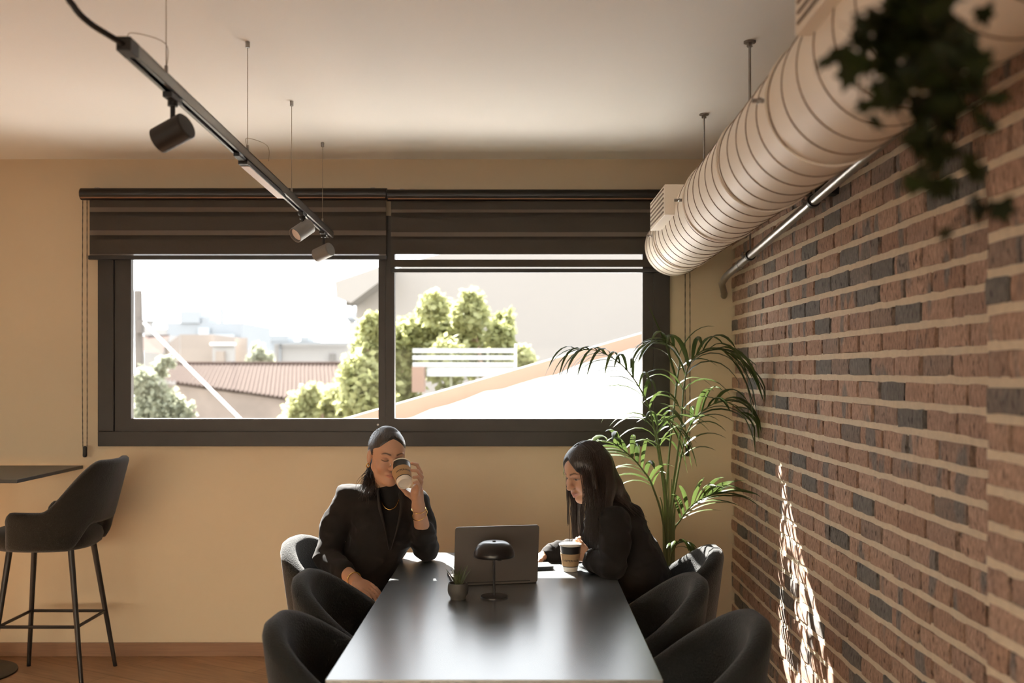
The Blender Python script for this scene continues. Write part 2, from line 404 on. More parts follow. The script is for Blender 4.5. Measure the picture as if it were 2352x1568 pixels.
def in_view(x, y, z):
    px = CX + x * FPX / y; py = CY - (z - EYE) * FPX / y
    hidden = (px > 2262) or (px < 1770 and py > 1330 and px < 1750)
    return (-20 < px < 2372 and -30 < py < 1590 and not hidden)
seen = sorted([b for b in bricks if in_view(BRICK_X, b[0], b[1])], key=lambda b: b[0])
main = set(seen[:285]); rest = [b for b in bricks if b not in main]
print('bricks', len(bricks), 'in view', len(seen))
for b in bricks:
    if b in main:
        if b[2] == 'full': me = brick_mesh(('full', rb.randrange(12)))
        else:
            vs, fs = brick_geo(float(b[2][3:]), COURSE - BED, rb); me = bpy.data.meshes.new('brick'); me.from_pydata(vs, [], fs); me.materials.append(M_brick)
        o = link('brick', me, wall_r, (rb.uniform(-.003, .002), b[0], b[1]))
        o.rotation_euler = (rb.uniform(-.008, .008), 0, rb.uniform(-.006, .006)); o.scale = (1, rb.uniform(.955, 1.04), rb.uniform(.96, 1.03))
vs_all, fs_all, tones = [], [], []
for b in rest:
    L_ = 0.1965 * rb.uniform(.955, 1.04) if b[2] == 'full' else float(b[2][3:])
    vs, fs = brick_geo(L_, COURSE - BED, rb); n = len(vs_all); dx = rb.uniform(-.004, .003); t = rb.random()
    vs_all += [(v[0] + dx, v[1] + b[0], v[2] + b[1]) for v in vs]; fs_all += [tuple(i + n for i in f) for f in fs]; tones += [t] * len(vs)
me = bpy.data.meshes.new('far_bricks'); me.from_pydata(vs_all, [], fs_all); me.materials.append(M_brick)
at = me.attributes.new('tone', 'FLOAT', 'POINT'); at.data.foreach_set('value', tones)
tag(link('far_bricks', me, wall_r), kind='stuff')

# the pier: alternating half and whole bricks at its edge
z = BED0 - COURSE; row = 0
while z < PIER_TOP:
    zc = z + COURSE / 2
    if z > .5: mortar_strip(z, PIER_X, 0.7, PIER_Y - .004, pier)
    if zc > .7 and zc < PIER_TOP - .01:
        y = PIER_Y; first = row % 2 == 0
        for k in range(3):
            kind = ('half', rb.randrange(4)) if (first and k == 0) else ('full', rb.randrange(12))
            w = .105 if kind[0] == 'half' else PITCH
            o = link('brick', brick_mesh(kind), pier, (rb.uniform(-.004, .004), y - w / 2 - PIER_Y, zc)); o.rotation_euler = (0, 0, rb.uniform(-.015, .015))
            y -= w
    z += COURSE; row += 1

# ------------------------------------------------------------------ the wide window
FR_F, FR_B = WALL_Y - .028, WALL_Y + .075      # frame front and back
win = empty('window_1', ((WX0 + WX1) / 2, WALL_Y, WZ0), 'wide dark brown framed sliding window looking over rooftops', 'window', kind='structure')
def xz(px, py, y=WALL_Y): p = P(px, py, y); return p.x, p.z
F = .086
gxL0, gzB = xz(303, 961); gxL1 = xz(870, 0)[0]; gxR0 = xz(907, 0)[0]; gxR1 = xz(1475, 0)[0]
sash0 = xz(265, 990)
for nm, bx in (('frame_rail', (WX0, WX1, WZ0, sash0[1])), ('frame_rail', (WX0, WX1, WZ1 - .08, WZ1)), ('frame_stile', (WX0, sash0[0], sash0[1], WZ1 - .08)), ('frame_stile', (gxR1 + .06, WX1, sash0[1], WZ1 - .08))):
    MB().box(bx[0], bx[1], FR_F, FR_B, bx[2], bx[3]).build(nm, M_frame, win, bevel=.004)
def sash(x0, x1, gx0, gx1, zb, zt, yf, yb):
    s = MB().box(x0, gx0, yf, yb, zb, zt).box(gx1, x1, yf, yb, zb, zt).box(gx0, gx1, yf, yb, zb, gzB).box(gx0, gx1, yf, yb, zt - .09, zt).build('sash', M_frame2, win)
    MB().box(gx0 - .005, gx1 + .005, yb - .03, yb - .024, gzB - .005, zt - .085).build('pane', M_glass, s)
    return s
sash(sash0[0] + .002, gxL1 + .038, gxL0, gxL1, sash0[1], WZ1 - .08, WALL_Y - .012, WALL_Y + .026)
s2 = sash(gxL1 + .040, gxR1 + .06, gxR0, gxR1, sash0[1], WZ1 - .08, WALL_Y - .020, WALL_Y + .030)
MB().tube([P(868, 975, WALL_Y - .02), P(868, 975, WALL_Y - .024)], .006, 10).build('latch_pin', M_alu, win)

# other glazing of the room, outside the picture
def plain_window(name, x0, x1, z0, z1, y, n):
    w = empty(name, ((x0 + x1) / 2, y, z0), kind='structure')
    f = .07
    mb = MB().box(x0, x1, y - .03, y + .05, z0, z0 + f).box(x0, x1, y - .03, y + .05, z1 - f, z1)
    for i in range(n + 1):
        xx = x0 + (x1 - x0 - f) * i / n; mb.box(xx, xx + f, y - .03, y + .05, z0 + f, z1 - f)
    mb.build('frame', M_frame, w)
    MB().box(x0 + f, x1 - f, y + .01, y + .016, z0 + f, z1 - f).build('pane', M_glass, w)
plain_window('window_2', *HOLE2[:2], *HOLE2[2:], WALL_Y + .04, 2)
plain_window('window_4', *HOLE4[:2], *HOLE4[2:], BACK_Y - .1, 4)
# ------------------------------------------------------------------ outside the window
M_ground = mat('outside_ground', (0.10, 0.095, 0.08), 0.95, var=0.2, scale=0.4)
M_white = mat('white_roof', (0.86, 0.85, 0.84), 0.8, var=0.03, scale=2, bump=.2, bscale=12)
M_terra = mat('terracotta_render', (0.20, 0.135, 0.105), 0.9, var=0.08, scale=2)
M_beige = mat('beige_render', (0.262, 0.244, 0.228), 0.9, var=0.03, scale=0.6)
M_grey = mat('pale_grey_render', (0.26, 0.275, 0.29), 0.9, var=0.05, scale=0.8)
M_peach = mat('peach_render', (0.265, 0.222, 0.19), 0.9, var=0.06, scale=0.8)
M_pale = mat('pale_render', (0.325, 0.315, 0.305), 0.9, var=0.05, scale=0.8)
M_tile = mat('roof_tile_clay', (0.086, 0.064, 0.056), 0.95, var=0.45, scale=9, spec=0.03)
M_tile2 = mat('ridge_tile_clay', (0.045, 0.028, 0.023), 0.95, spec=0.03, var=0.2, scale=5)
M_oldwall = mat('weathered_wall', (0.24, 0.195, 0.165), 0.95, var=0.3, scale=1.2)
M_pole = mat('pole_wood', (0.13, 0.115, 0.105), 0.95, var=0.3, scale=6, stretch=(6, 6, .5))
M_dark = mat('dark_opening', (0.16, 0.15, 0.14), 0.8, var=.1)
M_trunk = mat('bark', (0.30, 0.22, 0.16), 0.95, var=.3, scale=8)
M_tree = leaf_mat('tree_leaf', (0.25, 0.27, 0.11), (0.42, 0.42, 0.22), 0.6, 0.55)
M_tree2 = leaf_mat('olive_leaf', (0.22, 0.24, 0.17), (0.34, 0.35, 0.26), 0.6, 0.45)
M_paleblue = mat('pale_blue_metal', (0.34, 0.37, 0.39), 0.6, var=.05)
GZ = -4.0
tag(struct('ground', MB().box(-90, 90, WALL_Y + .6, 160, GZ - .3, GZ), M_ground), 'pale ground far below the window', 'ground')

# neighbouring white roof with a terracotta verge, sunlit, just beyond the glass
def roofline(px): return 960 + (px - 800) * (765 - 960) / (1475 - 800)
YV = 9.0
va = P(740, roofline(740), YV); vb = P(1900, roofline(1900), YV)
nr = empty('neighbour_roof', (va.x, YV, va.z), 'white sunlit roof with a terracotta verge rising beyond the glass', 'roof')
dz = .165
mb = MB(); mb.add([va, vb, vb - Vector((0, 0, dz)), va - Vector((0, 0, dz)), va + Vector((0, .18, 0)), vb + Vector((0, .18, 0)), vb + Vector((0, .18, -dz)), va + Vector((0, .18, -dz))],
       [(0, 1, 2, 3), (4, 7, 6, 5), (0, 4, 5, 1), (3, 2, 6, 7), (0, 3, 7, 4), (1, 5, 6, 2)])
mb.build('verge', M_terra, nr)
mb = MB(); cap = Vector((0, -.03, .03))
mb.tube([va + Vector((0, .07, 0.0)), vb + Vector((0, .07, 0.0))], .009, 6); mb.build('coping', M_white, nr)
a0 = va - Vector((0, 0, dz - .02)); b0 = vb - Vector((0, 0, dz - .05))
lo = Vector((0, -2.75, -1.35)); th = Vector((0, 0, -.12))
mb = MB(); n = 28; vs = []; fs = []
for i in range(n + 1):
    t = i / n; w = .012 * math.sin(i * 2.3) + .01 * math.sin(i * .9)
    top = a0.lerp(b0, t) + Vector((0, 0, w)); bot = top + lo
    vs += [top, bot, bot + th, top + th]
for i in range(n):
    q = i * 4; fs += [(q, q + 4, q + 5, q + 1), (q + 2, q + 1, q + 5, q + 6), (q + 3, q + 2, q + 6, q + 7), (q, q + 3, q + 7, q + 4)]
mb.add(vs, fs).build('roof_slab', M_white, nr)
MB().box(va.x, vb.x, YV + .0, YV + .18, GZ, va.z - .9).build('gable_wall', M_terra, nr)

def building(name, px0, px1, py0, y, depth, m, label, cat='building'):
    a = P(px0, py0, y); b = P(px1, py0, y)
    r = empty(name, ((a.x + b.x) / 2, y, GZ), label, cat)
    MB().box(a.x, b.x, y, y + depth, GZ, a.z).build('wall', m, r)
    return r
def on(b, name, px0, px1, py0, py1, y, m, d=.15, back=0.0):
    a = P(px0, py0, y); c = P(px1, py1, y)
    return MB().box(a.x, c.x, y - d, y + .05 + back, c.z, a.z).build(name, m, b)

# large beige building with a sloping eave
Y = 22
big = empty('beige_building', (4, Y, GZ), 'large plain beige building with a sloping eave behind the trees', 'building')
poly = [P(818, 700, Y), P(818, 652, Y), P(905, 618, Y), P(980, 590, Y), P(1160, 545, Y), P(2100, 545, Y)]
pl = [(p.x, p.z) for p in poly]; pl[0] = (pl[0][0], GZ); pl.append((pl[-1][0], GZ))
MB().prism(pl, 'y', Y, Y + 9).build('wall', M_beige, big)
e = [P(787, 655, Y), P(905, 615, Y), P(905, 640, Y), P(822, 702, Y), P(800, 694, Y), P(790, 690, Y)]
MB().prism([(p.x, p.z) for p in e], 'y', Y - .9, Y + 6).build('eave', M_beige, big)
on(big, 'bracket', 797, 819, 692, 702, Y - .3, M_dark)

# pole with a white guy guard
pl = empty('utility_pole', P(318, 852, 18) * 1.0 - Vector((0, 0, 1.6 - GZ)), 'weathered wooden utility pole beyond the left glass', 'pole')
top = P(317, 667, 18); bot = Vector((P(326, 960, 18).x + .05, 18, GZ))
MB().tube([bot, top], [.10, .072], 12).build('shaft', M_pole, pl, smooth=True)
MB().tube([P(331, 742, 17.8), P(552, 962, 14.5), P(700, 1110, 12.5)], [.026, .022, .02], 8).build('guy_guard', M_white, pl)
MB().box(P(322, 0, 18).x, P(334, 0, 18).x, 17.8, 17.95, P(0, 765, 18).z, P(0, 735, 18).z).build('bracket', M_pole, pl)

# tiled roof house
Y = 38
house = empty('tiled_house', (P(580, 0, Y).x, Y, GZ), 'old house with a pink tiled roof seen low through the left glass', 'building')
rd0 = P(396, 838, Y + 3); rd1 = P(785, 838, Y + 3); ev0 = P(362, 872, Y - 1.5); ev1 = P(800, 935, Y - 3.0)
nc = 44
vs, fs = [], []
for i in range(nc * 4 + 1):
    t = i / (nc * 4); hgt = .05 * math.cos(t * nc * 2 * PI)
    for j in range(13):
        s = j / 12; p = rd0.lerp(rd1, t).lerp(ev0.lerp(ev1, t), s) + Vector((0, 0, hgt + .03 * (1 - (s * 12) % 1)))
        vs.append(p)
for i in range(nc * 4):
    for j in range(12): q = i * 13 + j; fs.append((q, q + 13, q + 14, q + 1))
MB().add(vs, fs).build('roof', M_tile, house)
rt = MB().tube([Vector((-.12, 0, 0)), Vector((.12, 0, 0))], [.09, .11], 8).mesh('ridge_tile', M_tile2)
for i in range(nc):
    o = link('ridge_tile', rt, house, rd0.lerp(rd1, (i + .5) / nc) - chain_loc(house) + Vector((0, 0, .04)))
    o.scale = ((rd1 - rd0).length / nc / .235, 1, 1)
MB().add([ev0, P(398, 960, Y - 1), Vector((P(398, 0, Y - 1).x, Y - 1, GZ)), Vector((ev1.x, ev1.y + .2, GZ)), ev1 + Vector((0, .2, -.05)), ev0 + Vector((0, .25, -.12))], [(5, 2, 3, 4)]).build('wall', M_oldwall, house)
MB().add([rd0 + Vector((0, 2, -4)), rd1 + Vector((0, 2, -4)), rd1, rd0], [(0, 1, 2, 3)]).build('back_slope', M_tile, house)

g = building('grey_block', 388, 556, 741, 70, 8, M_grey, 'pale grey flat roofed block with a rooftop hut and antennas')
on(g, 'rooftop_hut', 416, 460, 714, 742, 70, M_grey, back=4); on(g, 'chimney', 507, 514, 708, 742, 70.5, M_grey); on(g, 'antenna', 528, 530, 712, 742, 70.5, M_dark)
on(g, 'window', 457, 482, 752, 772, 69.9, M_paleblue); on(g, 'balcony', 488, 540, 768, 788, 69.8, M_paleblue, d=.8)
on(g, 'parapet', 465, 482, 729, 742, 70.2, M_grey)
b2 = building('peach_house', 414, 490, 768, 55, 6, M_peach, 'small peach coloured house wall below the grey block')
MB().add([P(413, 768, 55), P(413, 852, 55), P(378, 852, 60), P(378, 795, 60)], [(0, 1, 2, 3)]).build('side_wall', M_oldwall, b2)
on(b2, 'annex', 490, 540, 790, 850, 54.5, M_pale); on(b2, 'door', 497, 517, 806, 850, 54.3, M_peach, d=.2); on(b2, 'string_course', 486, 541, 787, 793, 54.4, M_white, d=.3); on(b2, 'gable', 541, 568, 776, 850, 55, M_peach)
b3 = building('pale_house', 630, 800, 788, 60, 6, M_pale, 'long pale house with one small dark window')
on(b3, 'window', 758, 770, 812, 834, 59.9, M_dark); on(b3, 'cornice', 628, 802, 786, 790, 59.8, M_grey, d=.4); on(b3, 'pilaster', 642, 646, 790, 850, 59.9, M_grey)
b4 = building('skyline_block', 600, 722, 783, 110, 6, M_grey, 'faint grey skyline blocks far behind the pale house')
on(b4, 'rooftop_hut', 618, 662, 770, 784, 110, M_grey, back=3); on(b4, 'rooftop_hut', 690, 708, 773, 784, 110, M_grey, back=3)
b5 = building('corner_tower', 800, 826, 741, 48, 4, M_pale, 'slim pale tower at the edge of the beige building')
MB().lathe([(.12, 0), (.30, .2), (.18, .5), (.05, .9), (.01, 1.1)], Matrix.Translation(P(809, 741, 49)), 10).build('finial', M_grey, b5)
b6 = building('tile_roof_shed', 330, 388, 770, 62, 5, M_pale, 'little shed with pink roof and railing beside the pole')
MB().add([P(328, 772, 61), P(390, 768, 61), P(372, 812, 58), P(328, 806, 58)], [(0, 1, 2, 3)]).build('roof', M_tile, b6)
on(b6, 'railing', 336, 388, 736, 741, 61.9, M_dark, d=.1); on(b6, 'railing_post', 350, 352, 741, 770, 61.9, M_grey, d=.1); on(b6, 'railing_post', 385, 388, 741, 770, 61.9, M_grey, d=.1)
on(b6, 'screen', 332, 352, 741, 770, 62.0, M_pale); on(b6, 'low_wall', 352, 388, 755, 772, 62.0, M_pale)

# trees and bushes
def blob_leaves(blobs, n, size, seed, droop=.3):
    r = random.Random(seed); vs, fs = [], []
    tot = sum(b[3] ** 2 for b in blobs)
    for (cx_, cy_, cz_, rad) in blobs:
        for k in range(int(n * rad ** 2 / tot)):
            while True:
                d = Vector((r.uniform(-1, 1), r.uniform(-1, 1), r.uniform(-1, 1)))
                if d.length < 1: break
            d = d * (.55 + .45 * r.random()); c = Vector((cx_, cy_, cz_)) + Vector((d.x * rad, d.y * rad, d.z * rad * 1.1))
            a = Vector((r.gauss(0, 1), r.gauss(0, 1), r.gauss(0, .6) - droop)).normalized(); b = a.cross(Vector((r.gauss(0, 1), r.gauss(0, 1), r.gauss(0, 1)))).normalized()
            L_ = size * r.uniform(.6, 1.4); W = L_ * .36; q = len(vs)
            vs += [c, c + a * L_ * .5 + b * W, c + a * L_, c + a * L_ * .5 - b * W]; fs.append((q, q + 1, q + 2, q + 3))
    return vs, fs
def tree(name, label, blobs_px, y, n, size, m, seed, trunks=(), cat='tree', dep=.6):
    bl = [(P(px, py, y).x, y + random.Random(seed + i).uniform(-dep, dep), P(px, py, y).z, rp * y / FPX) for i, (px, py, rp) in enumerate(blobs_px)]
    c = bl[0]; r = empty(name, (c[0], y, GZ), label, cat)
    vs, fs = blob_leaves(bl, int(n * 1.5), size * .66, seed); o = MB().add(vs, fs).mesh('foliage', m, chain_loc(r), fix=False); tag(link('foliage', o, r), kind='stuff')
    for tr in trunks: MB().tube([P(x, yy, y) for x, yy, w in tr], [w * y / FPX for x, yy, w in tr], 7).build('trunk', M_trunk, r, smooth=True)
    return r
T14 = 14.0
tree('tree', 'tall bushy pale green tree touching the left edge of the right glass', [(925, 800, 60), (905, 860, 55), (950, 760, 40), (930, 900, 50), (895, 770, 35)], 14.5, 2600, .16, M_tree, 1, [[(935, 1100, 11), (932, 930, 9), (920, 850, 6)], [(920, 860, 6), (912, 810, 4)]])
tree('tree', 'tree with a twin crown in the middle of the foliage before the beige building', [(1010, 760, 60), (1000, 710, 40), (1030, 830, 60), (985, 820, 48), (975, 745, 35)], T14, 3000, .16, M_tree, 2, [[(1030, 1120, 11), (1030, 920, 8), (1020, 820, 5)]])
tree('tree', 'tree with the tallest pointed crown before the beige building', [(1080, 730, 45), (1085, 690, 26), (1070, 780, 45), (1095, 830, 42)], 14.4, 2300, .16, M_tree, 3, [[(1120, 1120, 10), (1118, 900, 8), (1090, 760, 4)], [(1078, 800, 4), (1094, 760, 3)]])
tree('tree', 'slender light green tree closest to the white fence post', [(1150, 770, 36), (1155, 735, 24), (1145, 820, 36), (1160, 800, 28)], 14.2, 1600, .15, M_tree, 4, [[(1124, 1120, 8), (1124, 930, 6), (1145, 810, 3)]])
tree('tree', 'leafy yellow green tree beside the window mullion in the left glass', [(845, 800, 50), (840, 760, 40), (830, 860, 55), (860, 900, 60), (815, 915, 45), (855, 740, 30)], 13.0, 3200, .15, M_tree, 5, [[(850, 1150, 10), (850, 900, 7), (845, 800, 4)]])
tree('bush', 'yellow green bush over the eaves of the tiled roof', [(760, 930, 55), (700, 935, 40), (720, 905, 28), (790, 905, 40), (670, 950, 25)], 20.0, 2600, .2, M_tree, 6, [[(740, 1200, 6), (740, 950, 4)]], 'bush')
tree('bush', 'pale olive shrub around the foot of the pole', [(370, 930, 60), (345, 880, 40), (410, 950, 45), (360, 850, 22), (385, 830, 18)], 16.5, 2600, .14, M_tree2, 7, [[(370, 1200, 6), (370, 950, 4)]], 'bush')
tree('bush', 'small dark round shrub in front of the pale house', [(600, 815, 20), (590, 800, 12), (612, 822, 16), (580, 825, 12)], 52.0, 900, .35, M_tree2, 8, [[(600, 1090, 5), (600, 815, 3)]], 'bush')
tree('bush', 'little bush just right of the white fence post', [(1205, 830, 22), (1200, 808, 16), (1215, 845, 16)], 13.4, 700, .13, M_tree, 9, [[(1205, 1100, 4), (1205, 840, 3)]], 'bush')

# pale terrace with slatted screen among the trees
Yt = 12.6
ter = empty('slatted_terrace', (P(1060, 0, Yt).x, Yt, GZ), 'pale blue slatted terrace screen among the trees', 'terrace')
for py in (802, 818, 834):
    a = P(948, py + 3, Yt); b = P(1186, py - 6, Yt); MB().box(a.x, b.x, Yt - .02, Yt + .02, a.z - .028, a.z + .028).build('slat', M_paleblue, ter)
a = P(980, 843, Yt); b = P(1186, 864, Yt); MB().box(a.x, b.x, Yt, Yt + .04, b.z, a.z).build('panel', M_paleblue, ter)
MB().box(P(948, 0, Yt).x, P(976, 0, Yt).x, Yt - .1, Yt + .1, P(0, 900, Yt).z, P(0, 842, Yt).z).build('end_wall', M_terra, ter)
MB().box(P(976, 0, Yt).x, P(1186, 0, Yt).x, Yt - .1, Yt + 1.5, GZ, P(0, 905, Yt).z).build('plinth', M_pale, ter)
MB().box(P(1182, 0, Yt).x, P(1187, 0, Yt).x, Yt - .12, Yt - .06, P(0, 900, Yt).z, P(0, 790, Yt).z).build('post', M_white, ter)
for px in (1035, 1120): MB().box(P(px - 3, 0, Yt).x, P(px + 3, 0, Yt).x, Yt + .05, Yt + .09, P(0, 905, Yt).z, P(0, 800, Yt).z).build('post', M_tree2, ter)

# unseen house added behind the camera: its sunlit wall bounces warm fill indoors
M_facade = mat('sunlit_facade', (0.84, 0.72, 0.56), 0.9, var=.03, scale=.5)
ob = empty('added_bounce_facade', (-2, -12, GZ), kind='structure')
MB().box(-16, 10, -16, -12, 1.0, 7.5).build('bounce_wall', M_facade, ob)
MB().box(-16, 10, -16, -12.05, GZ, 1.0).build('added_dark_storey', M_dark, ob)  # added dark so little light reaches the upper window wall and ceiling
tag(struct('ground', MB().box(-60, 60, -40, BACK_Y - .6, GZ - .3, GZ), M_ground), 'dark paved yard behind the room', 'ground')
# ------------------------------------------------------------------ blinds
M_opaque = mat('blind_fabric', (0.062, 0.052, 0.043), 0.9, var=.1, scale=150)
M_sheer = sheer_mat('blind_sheer', (0.34, 0.29, 0.25), 0.30)
M_cass = mat('blind_cassette', (0.012, 0.009, 0.008), 0.30, var=.1)
M_cord = mat('blind_chain', (0.055, 0.045, 0.035), 0.6, var=.2)
YB = WALL_Y - .058
def blind(label, x0, x1, fx0, fx1, ptop, pbot, bands, barx, bar, chain_x, chain_y):
    a = P(x0, ptop, YB); b = P(x1, pbot, YB); zc = (a.z + b.z) / 2; R = (a.z - b.z) / 2
    r = empty('roller_blind', ((a.x + b.x) / 2, YB, zc), label, 'blind', 'double layer roller blinds above the window')
    mb = MB(); prof = [(R * math.cos(t), R * math.sin(t)) for t in [i * 2 * PI / 20 for i in range(20)]]
    prof = [(YB + (u if u < 0 else u * 1.45), zc + w) for u, w in prof]
    c = mb.prism([(u, w) for u, w in prof], 'x', a.x, b.x).build('cassette', M_cass, r, smooth=True)
    MB().box(a.x + .006, b.x - .006, YB - R * .86, YB - R * .62, zc - R * .80, zc - R * .62).build('cassette_lip', M_wood, c)
    for xx in (a.x + .08, b.x - .08): MB().box(xx - .012, xx + .012, YB + .01, WALL_Y, zc + R - .002, zc + R + .006).build('bracket', M_alu, r)
    for (p0, p1, kind, lay) in bands:
        yy = YB + (.004 if lay == 0 else .022); q0 = P(fx0, p0, yy); q1 = P(fx1, p1, yy)
        MB().box(q0.x, q1.x, yy - .0008, yy + .0008, q1.z, q0.z).build('opaque_band' if kind == 'o' else 'sheer_band', M_opaque if kind == 'o' else M_sheer, r)
    q0 = P(barx[0], bar[0], YB); q1 = P(barx[1], bar[1], YB)
    MB().box(q0.x, q1.x, YB - .006, YB + .022, q1.z, q0.z).build('bottom_bar', M_cass, r, bevel=.003)
    cz0 = zc - R; cp = P(chain_x, chain_y, YB)
    ch = MB()
    for s in (-1, 1):
        pts = bez([Vector((cp.x + s * .012, YB, cz0)), Vector((cp.x + s * .0135, YB - .003, (cz0 + cp.z) / 2)), Vector((cp.x + s * .012, YB, cp.z + .06)), Vector((cp.x + s * .004, YB, cp.z + .01))], 30)
        ch.tube(pts, [.0028 if i % 2 else .0017 for i in range(len(pts))], 6)
    o = ch.build('chain', M_cord, r)
    MB().lathe([(.004, .03), (.011, .022), (.012, -.024), (.009, -.032), (.002, -.034)], Matrix.Translation(cp), 12).build('chain_weight', M_black, r, smooth=True)
    return r
bl = [(459, 476, 'o', 0), (476, 486.5, 's', 0), (486.5, 498, 'o', 1), (497, 529, 'o', 0), (529, 540, 's', 0), (540, 551, 'o', 1), (550, 583.5, 'o', 0), (583.5, 587, 's', 0)]
blind('dark roller blind with its chain hanging on the wall near the bar stool', 187, 888.5, 206, 887, 432, 459.5, bl, (203, 887), (586.5, 596), 195, 1036)
br_ = [(461, 481, 'o', 0), (481, 488, 's', 0), (488, 501, 'o', 1), (500, 533, 'o', 0), (533, 543, 's', 0), (543, 552, 'o', 1), (551, 584, 'o', 0), (596, 613, 'o', 0)]
blind('dark roller blind reaching behind the end of the white duct', 890, 1562, 898, 1556, 435, 462, br_, (897, 1557), (616.5, 626), 1579, 1034)

# ------------------------------------------------------------------ spiral duct
YE = 5.44
ax1 = P(1549, 566, YE); AX = lambda y: Vector((ax1.x + (y - YE) * 45 / FPX, y, ax1.z - (YE - y) * 0.0012))
R = 68 * YE / FPX
duct = empty('ventilation_duct', AX(3.0), 'big white painted spiral duct hanging along the brick wall', 'duct')
dd = (AX(YE) - AX(0)).normalized(); du = Vector((0, 0, 1)); dr = dd.cross(du).normalized()
def ring_pts(y, r, n): c = AX(y); return [c + dr * (math.cos(2 * PI * k / n) * r) + du * (math.sin(2 * PI * k / n) * r) for k in range(n)]
nseg = 64; vs, fs = [], []
ys = [YE] + list(np.linspace(YE - .004, -1.2, 40))
for i, y in enumerate(ys): vs += ring_pts(y, R - (.004 if i == 0 else 0), nseg)
for i in range(len(ys) - 1):
    for k in range(nseg): fs.append((i * nseg + k, i * nseg + (k + 1) % nseg, (i + 1) * nseg + (k + 1) % nseg, (i + 1) * nseg + k))
fs.append(tuple(range(nseg))); body = MB().add(vs, fs).build('tube', M_duct, duct, smooth=True)
# helical seam, pitch 0.137 m
pts = []; turns = (YE + 1.0) / .137; nst = 56
for i in range(int(turns * nst)):
    t = i / nst; y = YE - .03 - t * .137
    if y < -1: break
    c = AX(y); a = -2 * PI * t
    pts.append(c + dr * (math.cos(a) * (R + .0003)) + du * (math.sin(a) * (R + .0003)))
MB().tube(pts, .0023, 5).build('spiral_seam', M_seam, duct, smooth='all')
def band(y, w, mm, nm='clamp_band'):
    vs, fs = [], []; n = nseg
    for yy, r in ((y - w, R + .001), (y - w, R + .006), (y + w, R + .006), (y + w, R + .001)): vs += ring_pts(yy, r, n)
    for i in range(3):
        for k in range(n): fs.append((i * n + k, i * n + (k + 1) % n, (i + 1) * n + (k + 1) % n, (i + 1) * n + k))
    return MB().add(vs, fs).build(nm, mm, duct, smooth=True)
for y in (2.49, 3.95, 5.0): 
    b = band(y, .009, M_duct)
    c = AX(y) - dr * (R + .006)
    MB().tube([c, c - dr * .03], .006, 8).tube([c - dr * .012 + dd * .015, c - dr * .012 - dd * .015], .005, 8).build('clamp_bolt', M_steel, b)
for y in (3.2,): band(y, .012, M_duct, 'coupling')
def grille(y0, y1, x0, x1, z0, z1):
    g = MB().box(x0, x1, y0, y1, z0, z1).build('outlet_box', M_duct, duct, bevel=.002)
    n = 6
    for i in range(n):
        zz = z0 + (z1 - z0) * (i + .8) / (n + .6)
        for (u0, u1) in ((.06, .50), (.54, .95)):
            MB().box(x0 - .004, x0 - .001, y0 + (y1 - y0) * u0, y0 + (y1 - y0) * u1, zz - .002, zz + .004).build('louvre', M_seam, g)
grille(4.22, 4.70, P(1527, 0, 4.22).x, .74, P(0, 493, 4.22).z, P(0, 423, 4.22).z)
grille(1.55, 2.08, P(1826, 0, 2.08).x, .78, P(0, 84, 2.08).z, P(0, 84, 2.08).z + .14)
for (px, y) in ((1722, 3.595), (1617, 4.61)):
    x = P(px, 0, y).x; zt = AX(y).z + R
    rod = MB().tube([Vector((x, y, zt - .01)), Vector((x, y, CEIL))], .005, 8).build('hanger_rod', M_steel, duct)
    MB().tube([Vector((x, y, CEIL - .02)), Vector((x, y, CEIL - .006))], .011, 6).tube([Vector((x, y, CEIL - .006)), Vector((x, y, CEIL))], .022, 12).build('rod_nut', M_steel, rod)

# ------------------------------------------------------------------ steel pipe on the brick wall
XP = 1.075
def pz(y): return 2.105 + (5.2 - y) * (2.318 - 2.105) / (5.2 - 2.56)
pipe = empty('steel_pipe', (XP, 4.0, pz(4.0)), 'thin galvanised pipe running under the duct along the bricks', 'pipe')
MB().tube([Vector((XP + .06, WALL_Y + .02, pz(5.5) - .06)), Vector((XP + .05, 5.55, pz(5.5) - .05)), Vector((XP + .01, 5.42, pz(5.42) - .01)), Vector((XP, 5.25, pz(5.25))), Vector((XP, 2.23, pz(2.23)))], .0185, 16).build('tube', M_steel, pipe, smooth=True)
MB().tube([Vector((XP, 4.95, pz(4.95))), Vector((XP, 4.90, pz(4.90)))], .0215, 16).build('joint_sleeve', M_steel, pipe, smooth=True)
for y in (4.70, 3.68, 2.71):
    c = Vector((XP, y, pz(y)))
    k = MB().tube([c + Vector((0, .012, -.001)), c - Vector((0, .012, -.001))], .0245, 16).build('clamp', M_black, pipe, smooth=True)
    MB().tube([c + Vector((-.045, 0, 0)), c + Vector((-.02, 0, 0))], .005, 8).tube([c + Vector((.045, 0, 0)), c + Vector((.02, 0, 0))], .005, 8).tube([c + Vector((-.036, 0, -.014)), c + Vector((-.036, 0, .016))], .004, 8).build('clamp_screw', M_steel, k)
    MB().tube([c + Vector((0, 0, .022)), Vector((XP, y, pz(y) + (.16 if y > 4 else .09)))], .005, 8).build('hanger_rod', M_steel, pipe)
MB().box(XP - .03, BRICK_X + .01, 3.70, 3.76, pz(3.73) + .035, pz(3.73) + .085).build('wall_bracket', M_black, pipe, bevel=.004)

